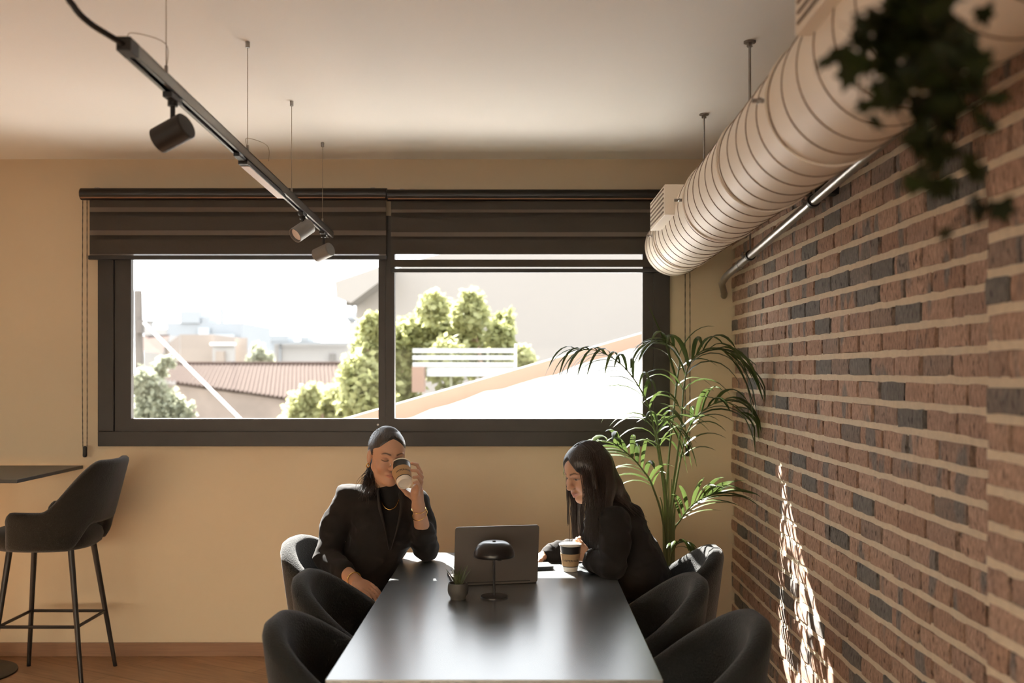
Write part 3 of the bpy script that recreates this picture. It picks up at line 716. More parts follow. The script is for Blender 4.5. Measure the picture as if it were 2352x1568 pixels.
# ------------------------------------------------------------------ track light
M_track = mat('track_aluminium', (0.20, 0.185, 0.165), 0.32, 0.9, var=.1, scale=30)
M_spot = mat('spotlight_black', (0.020, 0.017, 0.015), 0.5, var=.1)
M_spotg = mat('spotlight_grey', (0.18, 0.17, 0.16), 0.5, var=.1)
M_diff = mat('lamp_diffuser', (0.75, 0.68, 0.66), 0.5, var=.02)
M_wire = mat('wire_steel', (0.30, 0.26, 0.20), 0.5, .6, var=.1)
TA = Vector((-.957, 2.40, 2.385)); TB = Vector((-1.05, 5.45, 2.345))
def TK(y): return TA.lerp(TB, (y - TA.y) / (TB.y - TA.y))
track = empty('track_light_rail', TK(3.9), 'slim metal track light rail hung on thin wires from the ceiling', 'light rail')
td = (TB - TA).normalized(); ts = Vector((1, 0, 0)); ts = (ts - td * ts.dot(td)).normalized(); tu = ts.cross(td).normalized()
def tbox(mb, y0, y1, s0, s1, u0, u1):
    a, b = TK(y0), TK(y1)
    vs = [c + ts * s + tu * u for c in (a, b) for (s, u) in ((s0, u0), (s1, u0), (s1, u1), (s0, u1))]
    return mb.add(vs, [(0, 3, 2, 1), (4, 5, 6, 7), (0, 1, 5, 4), (1, 2, 6, 5), (2, 3, 7, 6), (3, 0, 4, 7)])
h = .0165
mb = MB(); tbox(mb, 2.44, 5.45, -h, h, h - .006, h); tbox(mb, 2.44, 5.45, -h, -h + .004, -h, h); tbox(mb, 2.44, 5.45, h - .004, h, -h, h); tbox(mb, 2.44, 5.45, -h, -h * .45, -h, -h + .003); tbox(mb, 2.44, 5.45, h * .45, h, -h, -h + .003)
mb.build('rail', M_track, track)
mb = MB(); tbox(mb, 2.44, 5.45, -h * .5, h * .5, -h * .2, h * .3); mb.build('conductor', M_black, track)
mb = MB(); tbox(mb, 2.385, 2.445, -h - .001, h + .001, -h - .001, h + .001); mb.build('end_cap', M_black, track, bevel=.003)
for (y, cpx) in ((2.70, 383), (3.60, 565), (4.39, 666), (5.19, 739)):
    c = TK(y) + tu * h; top = Vector((c.x, y, CEIL))
    w = MB().tube([c, top], .0013, 6).build('wire', M_wire, track)
    MB().tube([c, c + Vector((0, 0, .03))], .005, 8).build('wire_grip', M_alu, w); MB().tube([top - Vector((0, 0, .022)), top], .008, 10).build('ceiling_cup', M_alu, w)
for (y, sgn) in ((2.70, -1), (3.60, 1)):
    c = TK(y) + tu * h + Vector((0, 0, .02))
    MB().tube(bez([c, c + Vector((.02 * -sgn, -.06 * sgn * -1, .05)), c + Vector((.03 * sgn, -.16 * -sgn, .045)), c + Vector((.02 * sgn, -.22 * -sgn, .0))], 6), .0011, 5).build('wire_tail', M_wire, track)
# the feed cable
MB().tube(bez([TA + Vector((0, -.01, 0)), P(255, 84, 2.36), P(205, 52, 2.32), P(170, 15, 2.30), P(150, -40, 2.32), Vector((-1.12, 2.4, CEIL + .005))], 8), .0075, 10).build('feed_cable', M_black, track, smooth=True)

def spot(y, axis, m, L_, r, drop, label):
    base = TK(y) - tu * (h + .0012)
    s = empty('spotlight', base, label, 'spotlight', 'spotlights on the track rail')
    MB().box(base.x - .013, base.x + .013, y - .045, y + .045, base.z - .016, base.z).build('adapter', M_black, s, bevel=.003)
    piv = base - Vector((0, 0, drop))
    MB().tube([base - Vector((0, 0, .012)), piv], .007, 10).tube([base - Vector((0, 0, .014)), base - Vector((0, 0, .03))], .014, 12).build('stem', M_black, s)
    A = Vector(axis).normalized(); q = A.to_track_quat('Z', 'Y').to_matrix().to_4x4()
    cen = piv - Vector((0, 0, r * .92)); Mx = Matrix.Translation(cen) @ q
    b = MB().lathe([(r * .9, -L_ / 2), (r, -L_ / 2 + .003), (r, L_ / 2), (r * .93, L_ / 2), (r * .88, L_ / 2 - .02), (.001, L_ / 2 - .022)], Mx, 28, close=False).add([Mx @ Vector((r * .9 * math.cos(2 * PI * k / 28), r * .9 * math.sin(2 * PI * k / 28), -L_ / 2)) for k in range(28)], [tuple(range(27, -1, -1))]).build('housing', m, s, smooth=True)
    MB().lathe([(r * .82, L_ / 2 - .012), (.001, L_ / 2 - .008)], Mx, 24, close=False).build('lens', M_diff, b)
    return s
spot(2.756, (-.86, .25, -.36), M_spot, .098, .037, .07, 'black spotlight with the largest housing at the near end of the rail')
spot(4.64, (-.55, -.62, -.56), M_spotg, .10, .036, .05, 'grey spotlight facing down towards the room before the left blind')
spot(5.22, (-.80, .45, -.28), M_spotg, .10, .036, .075, 'spotlight at the far end of the rail against the bright glass')
lm = empty('linear_lamp', TK(3.85) - tu * h, 'flat strip lamp clipped under the middle of the rail', 'lamp')
mb = MB(); tbox(mb, 3.53, 4.18, -h, h, -h - .020, -h - .004); mb.build('housing', M_black, lm, bevel=.001)
mb = MB(); tbox(mb, 3.56, 4.17, -h * .92, h * .92, -h - .0225, -h - .0205); mb.build('diffuser', M_diff, lm)
mb = MB(); tbox(mb, 3.44, 3.54, -.010, .010, -h - .012, -h); mb.build('adapter', M_black, lm)
# ------------------------------------------------------------------ long table
def table_material():
    m = mat('table_top_dark', (0.076, 0.088, 0.096), 0.27, var=.25, scale=5, spec=1.0); m.node_tree.nodes['Principled BSDF'].inputs['IOR'].default_value = 2.1
    return m
M_table = table_material()
TX0, TX1, TY0, TY1 = -.543, .388, 2.742, 4.667
tb = empty('meeting_table', ((TX0 + TX1) / 2, (TY0 + TY1) / 2, 0), 'long dark matte table between the two rows of tub chairs', 'table')
MB().box(TX0, TX1, TY0, TY1, TABLE_Z - .022, TABLE_Z).build('table_top', M_table, tb, bevel=.002)
for sy in (3.06, 4.36): MB().box(-.128, -.028, sy - .05, sy + .05, 0, TABLE_Z - .062).build('leg', M_black, tb, bevel=.003)
MB().box(TX0 + .07, TX1 - .07, TY0 + .15, TY1 - .15, TABLE_Z - .062, TABLE_Z - .022).build('apron', M_black, tb)

# ------------------------------------------------------------------ upholstered shells
def shell_mesh(name, m, tmax, rx, ry, ztop, zbot, rbot, thick, lean=0.0, n=72, sq=2.3):
    "curved shell: t = 0 is the back (towards -x), +-tmax the arm fronts; ztop/zbot give heights, rbot shrinks the bottom"
    vs, fs = [], []; prof_n = 18
    for i in range(n + 1):
        t = -tmax + 2 * tmax * i / n
        c, s = math.cos(t), math.sin(t)
        rad = (abs(c / rx) ** sq + abs(s / ry) ** sq) ** (-1 / sq)
        zt, zb = ztop(t), zbot(t); e = min(1, (1 - abs(t) / tmax) / .06) ** .5; th = thick * (.25 + .75 * e)
        zt -= (1 - e) * .05
        out = Vector((-c, s, 0))
        for k in range(prof_n):
            # rounded closed profile going up the outside and down the inside
            if k < 6: f = k / 5; zz = zb + .02 + (zt - .5 * th - zb - .02) * f; off = th / 2
            elif k < 10: a = PI * (k - 5) / 5; zz = zt - .5 * th + .5 * th * math.sin(a); off = th / 2 * math.cos(a)
            elif k < 16: f = 1 - (k - 10) / 5; zz = zb + .02 + (zt - .5 * th - zb - .02) * f; off = -th / 2
            else: a = PI + PI * (k - 15) / 3; zz = zb + .02 + .02 * math.sin(a); off = th / 2 * math.cos(a)
            g = (zz - zbot(0)) / max(.05, ztop(0) - zbot(0)); g = max(-.2, min(1.1, g))
            rr = rad * (rbot + (1 - rbot) * g ** .8 if g > 0 else rbot) + off
            p = out * rr; p.z = zz; p.x -= lean * max(0, g) * max(0, c)
            vs.append(p)
    for i in range(n):
        for k in range(prof_n): fs.append((i * prof_n + k, i * prof_n + (k + 1) % prof_n, (i + 1) * prof_n + (k + 1) % prof_n, (i + 1) * prof_n + k))
    fs.append(tuple(range(prof_n - 1, -1, -1))); fs.append(tuple(n * prof_n + k for k in range(prof_n)))
    return MB().add(vs, fs).mesh(name, m, smooth='all')

def cushion_mesh(name, m, rx, ry, z0, z1, sq=2.6, cx_=0, rnd=.04):
    n = 40; vs, fs = [], []
    prof = [(.0, z0), (.88, z0), (.97, z0 + rnd * .4), (1.0, z0 + rnd), (1.0, z1 - rnd), (.97, z1 - rnd * .4), (.88, z1), (.5, z1 + .012), (.0, z1 + .015)]
    for r, zz in prof:
        for k in range(n):
            t = 2 * PI * k / n; c, s = math.cos(t), math.sin(t); rad = (abs(c / rx) ** sq + abs(s / ry) ** sq) ** (-1 / sq)
            vs.append((cx_ + c * rad * max(r, .001), s * rad * max(r, .001), zz))
    for i in range(len(prof) - 1):
        for k in range(n): fs.append((i * n + k, i * n + (k + 1) % n, (i + 1) * n + (k + 1) % n, (i + 1) * n + k))
    return MB().add(vs, fs).mesh(name, m, smooth='all')

def sstep(a, b, x): t = max(0, min(1, (x - a) / (b - a))); return t * t * (3 - 2 * t)
tub_me = {}
def tub_chair(loc, rz, label):
    r = empty('tub_chair', loc, label, 'chair', 'dark tub chairs around the long table', rz=rz)
    if not tub_me:
        tub_me['shell'] = shell_mesh('backrest', M_fabric, math.radians(128), .262, .256, lambda t: .60 + .25 * (1 - sstep(.15, 2.2, abs(t))), lambda t: .36, .72, .072)
        tub_me['seat'] = cushion_mesh('seat', M_fabric, .205, .195, .34, .46, cx_=.02)
        tub_me['leg'] = MB().tube([Vector((0, 0, .37)), Vector((.05, 0, 0))], [.014, .009], 10).mesh('leg', M_black)
        tub_me['plate'] = MB().box(-.17, .17, -.17, .17, .325, .345).mesh('seat_plate', M_black)
    link('backrest', tub_me['shell'], r); link('seat', tub_me['seat'], r); link('seat_plate', tub_me['plate'], r)
    for a in (45, 135, 225, 315):
        o = link('leg', tub_me['leg'], r, (math.cos(math.radians(a)) * .19, math.sin(math.radians(a)) * .19, 0)); o.rotation_euler = (0, 0, math.radians(a))
    return r
tub_chair((-.780, 4.47, 0), math.radians(-14), 'tub chair under the woman who drinks from a cup')
tub_chair((-.560, 3.72, 0), math.radians(-4), 'empty middle tub chair just before the drinking woman')
tub_chair((-.493, 3.06, 0), math.radians(-3), 'empty nearest tub chair of the row at the beige wall side')
tub_chair((.565, 4.28, 0), math.radians(180 - 2), 'sunlit tub chair behind the woman at the laptop')
tub_chair((.385, 3.66, 0), math.radians(180 + 3), 'empty middle tub chair on the brick wall side')
tub_chair((.465, 3.07, 0), math.radians(180 + 4), 'empty nearest tub chair beside the brick wall')

# ------------------------------------------------------------------ bar stool and high table
def stool():
    c0 = Vector((-2.435, 5.20, 0))
    r = empty('bar_stool', c0, 'dark upholstered bar stool with arms and thin black legs', 'stool', rz=PI)
    # local: faces +x, back at -x
    zt = lambda t: .895 + .255 * (1 - sstep(.55, 1.45, abs(t))) - .05 * sstep(2.0, 2.5, abs(t))
    zb = lambda t: .695 + .125 * (1 - sstep(.45, .95, abs(t)))
    link('backrest', shell_mesh('backrest', M_stool, math.radians(126), .262, .255, zt, zb, .93, .05, lean=.075, n=90, sq=2.5), r)
    link('seat', cushion_mesh('seat', M_stool, .265, .225, .690, .790, cx_=.045, rnd=.045), r)
    legs = [(sx, sy) for sx in (-1, 1) for sy in (-1, 1)]
    for sx, sy in legs:
        link('leg', MB().tube([Vector((sx * .155 + .02, sy * .13, .70)), Vector((sx * .235 + .01, sy * .205, 0))], [.0155, .0105], 12).mesh('leg', M_black, smooth=True), r)
    f = .56; q = [Vector((sx * (.155 + .08 * f) + .015, sy * (.13 + .075 * f), .70 * (1 - f))) for sx, sy in ((-1, -1), (1, -1), (1, 1), (-1, 1))]
    fr = MB()
    for i in range(4): fr.tube([q[i], q[(i + 1) % 4]], .0085, 8)
    link('footrest', fr.mesh('footrest', M_black, smooth=True), r)
stool()
M_htop = mat('high_table_top', (0.045, 0.043, 0.040), 0.4, var=.15, scale=6)
ht = empty('high_table', (-2.95, 5.27, 0), 'dark high bar table against the wall at the picture edge', 'table')
a = P(190, 1070, 5.56)
MB().box(-3.55, a.x, 4.838, 5.565, 1.055, 1.073).build('table_top', M_htop, ht, bevel=.002)
MB().tube([Vector((-2.95, 5.25, .02)), Vector((-2.95, 5.25, 1.05))], .035, 16).build('post', M_black, ht, smooth=True)
MB().lathe([(.255, 0), (.255, .008), (.24, .014), (.05, .02), (.04, .05)], Matrix.Translation((-2.945, 5.25, 0)), 40).build('foot_disc', M_black, ht, smooth=True)

# ------------------------------------------------------------------ laptop
M_lap = mat('laptop_aluminium', (0.165, 0.145, 0.13), 0.42, 0.85, var=.04)
M_lapd = mat('laptop_keys', (0.02, 0.02, 0.02), 0.5, var=.1)
M_screen = mat('laptop_screen', (0.012, 0.012, 0.014), 0.15, var=.05)
bl_, br2 = P(1042, 1346, 3.937), P(1234, 1338, 4.0); bl_.z = br2.z = TABLE_Z
lx = (br2 - bl_); LW = lx.length; lx.normalize(); ln = Vector((-lx.y, lx.x, 0))
lap = empty('laptop', bl_.lerp(br2, .5), 'open silver grey laptop with its lid turned to the camera', 'laptop')
def rrect(w, h, r, n=6):
    out = []
    for cx_, cy_, a0 in ((w - r, h - r, 0), (r, h - r, 90), (r, r, 180), (w - r, r, 270)):
        for k in range(n + 1): a = math.radians(a0 + 90 * k / n); out.append((cx_ + r * math.cos(a), cy_ + r * math.sin(a)))
    return out
def slab(poly, o, u, v, w, t): 
    n = len(poly); vs = [o + u * a + v * b for a, b in poly] + [o + u * a + v * b + w * t for a, b in poly]
    return MB().add(vs, [tuple(range(n)), tuple(range(2 * n - 1, n - 1, -1))] + [(i, (i + 1) % n, n + (i + 1) % n, n + i) for i in range(n)])
up = (Vector((0, 0, 1)) - ln * .06 + lx * .02).normalized(); lw = up.cross(lx).normalized()
if lw.y < 0: lw = -lw
lid = slab(rrect(LW, .232, .012), bl_ + Vector((0, 0, .004)) - lw * .005, lx, up, lw, .006).build('lid', M_lap, lap)
slab(rrect(LW - .012, .215, .008), bl_ + Vector((0, 0, .004)) + lx * .006 + up * .012 + lw * .0012, lx, up, lw, .0006).build('screen', M_screen, lid)
bas = slab(rrect(LW, .236, .012), bl_ + Vector((0, 0, .001)) + ln * .004, lx, ln, Vector((0, 0, 1)), .011).build('base', M_lap, lap)
slab([(0, 0), (LW * .82, 0), (LW * .82, .095), (0, .095)], bl_ + Vector((0, 0, .0121)) + ln * .03 + lx * LW * .09, lx, ln, Vector((0, 0, 1)), .001).build('keyboard', M_lapd, bas)
slab([(0, 0), (LW * .34, 0), (LW * .34, .075), (0, .075)], bl_ + Vector((0, 0, .0121)) + ln * .145 + lx * LW * .33, lx, ln, Vector((0, 0, 1)), .0006).build('touchpad', M_alu, bas)
MB().tube([bl_ + lx * .03 + Vector((0, 0, .012)), br2 - lx * .03 + Vector((0, 0, .012))], .006, 10).build('hinge', M_lapd, lap)

# slim dark device with ports behind the laptop
c = P(1254, 1309, 4.25); c.z = TABLE_Z
dv = empty('docking_device', c, 'slim dark device with small ports lying beside the laptop lid', 'device')
u = Vector((.97, .22, 0)).normalized(); v = Vector((-u.y, u.x, 0))
slab(rrect(.085, .10, .008), c - u * .05 + Vector((0, 0, .001)), u, v, Vector((0, 0, 1)), .015).build('body', mat('device_grey', (.022, .022, .021), .4, var=.1), dv)
for k in range(3): slab([(0, 0), (.012, 0), (.012, .005), (0, .005)], c - u * .05 + u * (.022 + .02 * k) + Vector((0, 0, .006)) - v * .0012, u, Vector((0, 0, 1)), v, .001).build('port', M_black, dv)

# ------------------------------------------------------------------ table lamp
lc = P(1135, 1371, 3.746); lc.z = TABLE_Z
lp = empty('table_lamp', lc, 'black mushroom table lamp standing before the laptop', 'lamp')
T = Matrix.Translation(lc)
MB().lathe([(.051, 0), (.0515, .003), (.050, .006), (.006, .008)], T, 48).build('base', M_blackgl, lp, smooth=True)
MB().tube([lc + Vector((0, 0, .006)), lc + Vector((0, 0, .165))], .0048, 14).build('pole', M_blackgl, lp, smooth=True)
sh = MB().lathe([(.070, .152), (.0765, .153), (.078, .158), (.0765, .168), (.071, .184), (.062, .197), (.051, .205), (.042, .2085), (.036, .2095), (.001, .2100)], T, 56, close=False).lathe([(.070, .152), (.069, .165), (.055, .192), (.03, .203), (.001, .204)], T, 56, close=False).build('lamp_shade', M_blackgl, lp, smooth='all')
MB().box(lc.x - .006, lc.x + .006, lc.y - .006, lc.y + .006, lc.z + .209, lc.z + .214).build('top_button', M_black, sh, bevel=.001)
MB().tube([lc + Vector((.020, -.02, .142)), lc + Vector((.020, -.02, .165))], .009, 12).build('switch_knob', M_black, lp)

# ------------------------------------------------------------------ little succulent
M_pot = mat('grey_ceramic', (0.085, 0.08, 0.07), 0.55, var=.1)
M_succ = leaf_mat('succulent_leaf', (0.10, 0.13, 0.055), (0.17, 0.19, 0.10), .45, .15)
M_soil = mat('soil', (.03, .02, .014), 1.0, var=.4, scale=60)
pc = P(1052, 1376, 3.72); pc.z = TABLE_Z
sp = empty('potted_succulent', pc, 'small spiky succulent in a round grey pot beside the lamp', 'plant')
T = Matrix.Translation(pc)
MB().lathe([(.001, .001), (.028, 0), (.029, .008), (.036, .018), (.039, .032), (.038, .048), (.0355, .060), (.033, .060), (.034, .050), (.001, .049)], T, 40, close=False).build('pot', M_pot, sp, smooth=True)
MB().lathe([(.034, .051), (.001, .053)], T, 24, close=False).build('soil', M_soil, sp)
rs = random.Random(3)
def blade(L_, w, bend, thick=.4, n=6):
    "tapering leaf along +z bending towards +x"
    vs, fs = [], []
    for i in range(n + 1):
        t = i / n; x = bend * t * t; zz = L_ * t * (1 - .15 * t * abs(bend) / max(L_, .001)); ww = w * (1 - t) ** .6 * (.75 + .5 * t * (1 - t) * 4 * .5)
        vs += [(x, -ww, zz), (x - ww * thick, 0, zz), (x, ww, zz), (x + ww * thick * .5, 0, zz)]
    for i in range(n):
        for k in range(4): fs.append((i * 4 + k, i * 4 + (k + 1) % 4, i * 4 + 4 + (k + 1) % 4, i * 4 + 4 + k))
    return vs, fs
for i in range(26):
    L_ = rs.uniform(.055, .09); vs, fs = blade(L_, .0048, rs.uniform(.004, .02)); me = MB().add(vs, fs).mesh('leaf', M_succ, smooth=True)
    o = link('leaf', me, sp, (rs.gauss(0, .007), rs.gauss(0, .007), .050)); o.rotation_euler = (0, rs.uniform(.02, .75) * (1 if i > 8 else .35), rs.uniform(0, 2 * PI))

# ------------------------------------------------------------------ paper cups
M_cupd = mat('cup_dark', (0.018, 0.017, 0.015), 0.35, var=.1)
M_cupw = mat('cup_white', (0.72, 0.66, 0.58), 0.6, var=.03)
M_slv = mat('cardboard_sleeve', (0.40, 0.25, 0.125), 0.85, var=.12, scale=60)
M_ink = mat('printed_ink', (0.025, 0.018, 0.012), 0.7, var=.05)
def text_mesh(body, size):
    cu = bpy.data.curves.new('lettering', 'FONT'); cu.body = body; cu.size = size; cu.align_x = 'CENTER'; cu.align_y = 'CENTER'; cu.resolution_u = 3; cu.offset = size * .018
    o = bpy.data.objects.new('lettering', cu); col.objects.link(o); dg = bpy.context.evaluated_depsgraph_get()
    me = bpy.data.meshes.new_from_object(o.evaluated_get(dg)); bpy.data.objects.remove(o); bpy.data.curves.remove(cu)
    bm = bmesh.new(); bm.from_mesh(me); bmesh.ops.subdivide_edges(bm, edges=[e for e in bm.edges if e.calc_length() > size * .3], cuts=2); bm.to_mesh(me); bm.free()
    return me
def cup(loc, rot, label, lid, face=0.0, name='paper_cup'):
    r = empty(name, loc, label, 'cup', 'paper coffee cups'); r.rotation_euler = rot
    H = .112; r0, r1 = .030, .0455
    rad = lambda z: r0 + (r1 - r0) * z / H
    def part(nm, prof, m, parent=r): 
        o = link(nm, MB().lathe(prof, None, 44, close=False).mesh(nm, m, smooth=True), parent); return o
    part('cup_wall', [(rad(.034), .034), (rad(H - .003), H - .003), (r1 - .002, H - .004), (rad(.034) - .002, .036)], M_cupd)
    part('cup_base', [(rad(.034) + .0002, .0345), (rad(.0), .0), (r0 - .003, .0), (r0 - .004, .006), (.001, .006)], M_cupw)
    part('rim', [(r1 - .002, H - .004), (r1 + .0012, H - .004), (r1 + .002, H - .001), (r1 + .0008, H + .0012), (r1 - .002, H)], M_cupw)
    part('inner_wall', [(r1 - .0018, H - .001), (r0 - .001, .008), (.001, .008)], M_cupw)
    part('base_line', [(rad(.020) + .0006, .020), (rad(.024) + .0008, .024)], M_cupd)
    s = part('sleeve', [(rad(.024) + .0014, .024), (rad(.076) + .0016, .076), (rad(.076) + .0003, .0762), (rad(.024) + .0003, .0238)], M_slv)
    if lid: part('lid', [(r1 + .001, H - .002), (r1 + .0028, H - .001), (r1 + .0026, H + .003), (r1 - .001, H + .0045), (.001, H + .004)], M_cupw)
    me = text_mesh('HYPERHUB', .0125)
    for v in me.vertices:
        x, y = v.co.x * 1.12, v.co.y; zz = .048 + y; R_ = rad(zz) + .0023; a = -PI / 2 + face + x / R_; v.co = (R_ * math.cos(a), R_ * math.sin(a), zz)
    me.materials.append(M_ink); link('lettering', me, s)
    return r
cc = P(1310, 1308, 4.235); cc.z = TABLE_Z + .001
cup(cc, (0, 0, 0), 'paper cup with white lid and cardboard sleeve standing on the table', True, face=.05)

# ------------------------------------------------------------------ kentia palm in the corner
M_palm = leaf_mat('palm_leaf', (0.030, 0.052, 0.014), (0.085, 0.120, 0.032), .30, .30)
M_stem = leaf_mat('palm_stem', (0.060, 0.080, 0.022), (0.11, 0.13, 0.042), .4, .05)
pb = Vector((P(1537, 0, 5.08).x, 5.08, 0))
palm = empty('potted_palm', pb, 'tall kentia palm in the corner between window and bricks', 'palm')
MB().lathe([(.001, 0), (.12, 0), (.155, .30), (.165, .31), (.165, .33), (.15, .33), (.145, .28), (.001, .28)], Matrix.Translation(pb), 36, close=False).build('pot', M_pot, palm, smooth=True)
MB().lathe([(.145, .29), (.001, .295)], Matrix.Translation(pb), 24, close=False).build('soil', M_soil, palm)
rp_ = random.Random(12)
def leaflet(frond, base, d, L_, w, droop, roll):
    "narrow folded leaflet leaving base along d and drooping"
    d = d.normalized(); side = d.cross(Vector((0, 0, 1)))
    side = side.normalized() if side.length > .05 else Vector((1, 0, 0)); side = Matrix.Rotation(roll, 3, d) @ side
    n = 7; vs, fs = [], []; p = base.copy(); dirn = d.copy()
    for i in range(n + 1):
        t = i / n; ww = w * (math.sin(PI * min(1, .12 + .88 * t)) ** .7) * (1 if t < .95 else .4); nrm = side.cross(dirn).normalized()
        vs += [p - side * ww - nrm * ww * .25, p + nrm * ww * .1, p + side * ww - nrm * ww * .25]
        p = p + dirn * (L_ / n); p.x = min(p.x, BRICK_X - .02); dirn = (dirn + Vector((0, 0, -droop / n))).normalized()
    for i in range(n): q = i * 3; fs += [(q, q + 1, q + 4, q + 3), (q + 1, q + 2, q + 5, q + 4)]
    o = MB().add(vs, fs).mesh('leaflet', M_palm, chain_loc(frond), smooth='all', fix=False); return link('leaflet', o, frond)
def frond(stem, rach, n, L0, w, droop, up=.2, spread=1.0, r0=.0065, plane=Vector((0, .62, .78))):
    L0 *= 1.38; w *= 1.3; droop *= 1.55
    pts = bez(stem + rach[1:], 8); f = MB().tube(pts, [r0 * (1 - .75 * i / (len(pts) - 1)) for i in range(len(pts))], 8).build('frond', M_stem, palm, smooth=True)
    rp = bez(rach, 16); m = len(rp) - 1
    for i in range(n):
        t = (i + .5) / n; q = t * m; k = min(int(q), m - 1); b = rp[k].lerp(rp[k + 1], q - k); d = (rp[k + 1] - rp[k]).normalized()
        for s in (-1, 1):
            sd = d.cross(plane if plane is not None else Vector((0, 0, 1))).normalized() * s
            dirn = d * (.70 + .35 * t) + sd * (.62 * spread * (1 - .45 * t)) + Vector((0, 0, up * .6))
            dirn += Vector((rp_.gauss(0, .07), rp_.gauss(0, .07), rp_.gauss(0, .07)))
            L_ = L0 * (.55 + .75 * math.sin(PI * (.18 + .66 * t))) * rp_.uniform(.85, 1.1)
            leaflet(f, b, dirn, L_, w * rp_.uniform(.85, 1.1), droop * rp_.uniform(.75, 1.25), rp_.uniform(-.5, .5))
    return f
S0 = pb + Vector((0, 0, .29))
fl = lambda *a: [P(x, y, d) for x, y, d in a]
frond([S0, *fl((1538, 1200, 5.06), (1562, 1000, 5.02))], fl((1562, 1000, 5.02), (1574, 868, 4.98), (1600, 815, 4.93), (1650, 800, 4.86), (1712, 850, 4.80)), 13, .20, .0105, 1.5, up=.25)
frond([S0, *fl((1532, 1200, 5.05), (1512, 1040, 5.0))], fl((1512, 1040, 5.0), (1488, 930, 4.95), (1440, 850, 4.90), (1380, 808, 4.84), (1318, 800, 4.78)), 15, .18, .0075, 1.6, up=.15)
frond([S0, *fl((1542, 1200, 5.1), (1562, 1060, 5.12))], fl((1562, 1060, 5.12), (1582, 985, 5.12), (1618, 940, 5.08), (1665, 922, 5.02), (1708, 950, 4.96)), 12, .17, .010, 1.2, up=.5)
frond([S0, *fl((1526, 1220, 5.03), (1500, 1120, 4.98))], fl((1500, 1120, 4.98), (1476, 1078, 4.94), (1440, 1040, 4.88), (1395, 1012, 4.80), (1340, 1025, 4.72)), 13, .17, .0105, 1.1, up=.25)
frond([S0, *fl((1545, 1240, 5.05), (1562, 1195, 5.02))], fl((1562, 1195, 5.02), (1590, 1160, 4.97), (1622, 1140, 4.92), (1650, 1130, 4.88)), 11, .16, .009, .7, up=.35)
frond([S0, *fl((1530, 1150, 5.08), (1552, 900, 5.08))], fl((1552, 900, 5.08), (1560, 820, 5.06), (1530, 780, 5.02), (1490, 790, 4.97)), 7, .15, .008, 1.4, up=.15)
frond([S0, *fl((1535, 1190, 5.0), (1515, 1030, 4.95))], fl((1515, 1030, 4.95), (1508, 985, 4.92), (1525, 960, 4.88), (1560, 985, 4.84)), 6, .16, .010, 1.2, up=.1)
frond([S0, *fl((1540, 1290, 5.0), (1548, 1262, 4.97))], fl((1548, 1262, 4.97), (1560, 1242, 4.94), (1580, 1245, 4.90)), 5, .08, .008, 1.4, up=.1)
MB().tube(fl((1556, 880, 5.06), (1530, 790, 5.03), (1505, 735, 5.0), (1484, 690, 4.97)), [.006, .006, .004, .0006], 6, flat=.5).build('spear_leaf', M_palm, palm)
for k in range(7):
    x = 1526 + k * 3.4; t = bez(fl((x, 1330, 5.05), (x + (k - 3) * 1.0, 1180, 5.03), (x + (k - 3) * 3.5, 1080 + 40 * abs(k - 3) / 2, 5.0)), 5)
    MB().tube([S0 + Vector(((k - 3) * .008, rp_.uniform(-.03, .03), 0))] + t, [.010] + [.0075 * (1 - .85 * i / len(t)) for i in range(len(t))], 6, flat=.55).build('sheath', M_stem, palm, smooth=True)

# ------------------------------------------------------------------ hanging ivy near the camera
M_ivy = leaf_mat('ivy_leaf', (0.007, 0.009, 0.003), (0.028, 0.038, 0.008), .6, .2, .2)
M_vine = mat('vine_stem', (.035, .03, .012), .8, var=.3)
hy = 1.1
hp = P(2080, -340, hy)
ivy = empty('hanging_plant', hp, 'dark trailing ivy hanging close to the camera before the duct', 'plant')
MB().lathe([(.001, 0), (.07, 0), (.095, .14), (.1, .145), (.092, .15), (.088, .13), (.001, .13)], Matrix.Translation(hp), 32, close=False).build('pot', M_pot, ivy, smooth=True)
for a in range(3):
    t = a * 2 * PI / 3 + .4; MB().tube([hp + Vector((.095 * math.cos(t), .095 * math.sin(t), .145)), Vector((hp.x, hp.y, CEIL - .15)), Vector((hp.x, hp.y, CEIL))], .0015, 5).build('hanger_cord', M_wire, ivy)
def ivy_leaf():
    o = [(0, 0), (.35, -.12), (.62, .05), (.42, .28), (.62, .62), (.24, .60), (0, 1.0), (-.24, .60), (-.62, .62), (-.42, .28), (-.62, .05), (-.35, -.12)]
    vs = [(x, y, .10 * abs(x) - .08 * y * y) for x, y in o] + [(0, .4, .03)]
    return MB().add(vs, [(i, (i + 1) % 12, 12) for i in range(12)]).mesh('leaf', M_ivy, smooth='all', fix=False)
IV = ivy_leaf(); ri = random.Random(21)
vines = [[(2080, 20), (2000, 60), (1990, 130), (1975, 240)], [(2090, 0), (2060, 120), (2030, 200), (2090, 300), (2110, 390)], [(2110, 0), (2120, 140), (2140, 230), (2150, 330), (2120, 420)],
         [(2130, 0), (2200, 60), (2230, 180), (2240, 290), (2260, 390), (2275, 480)], [(2140, 0), (2180, 140), (2200, 260), (2190, 340)], [(2100, -40), (2040, 20), (1985, 90), (1965, 150)],
         [(2120, 0), (2080, 80), (2100, 180), (2060, 230)], [(2140, -30), (2160, 60), (2170, 160), (2240, 170)], [(2250, 380), (2230, 460), (2190, 520), (2165, 560)], [(2120, 0), (2150, 100), (2110, 200), (2130, 270)], [(2080, -20), (2130, 60), (2190, 100), (2230, 120)]]
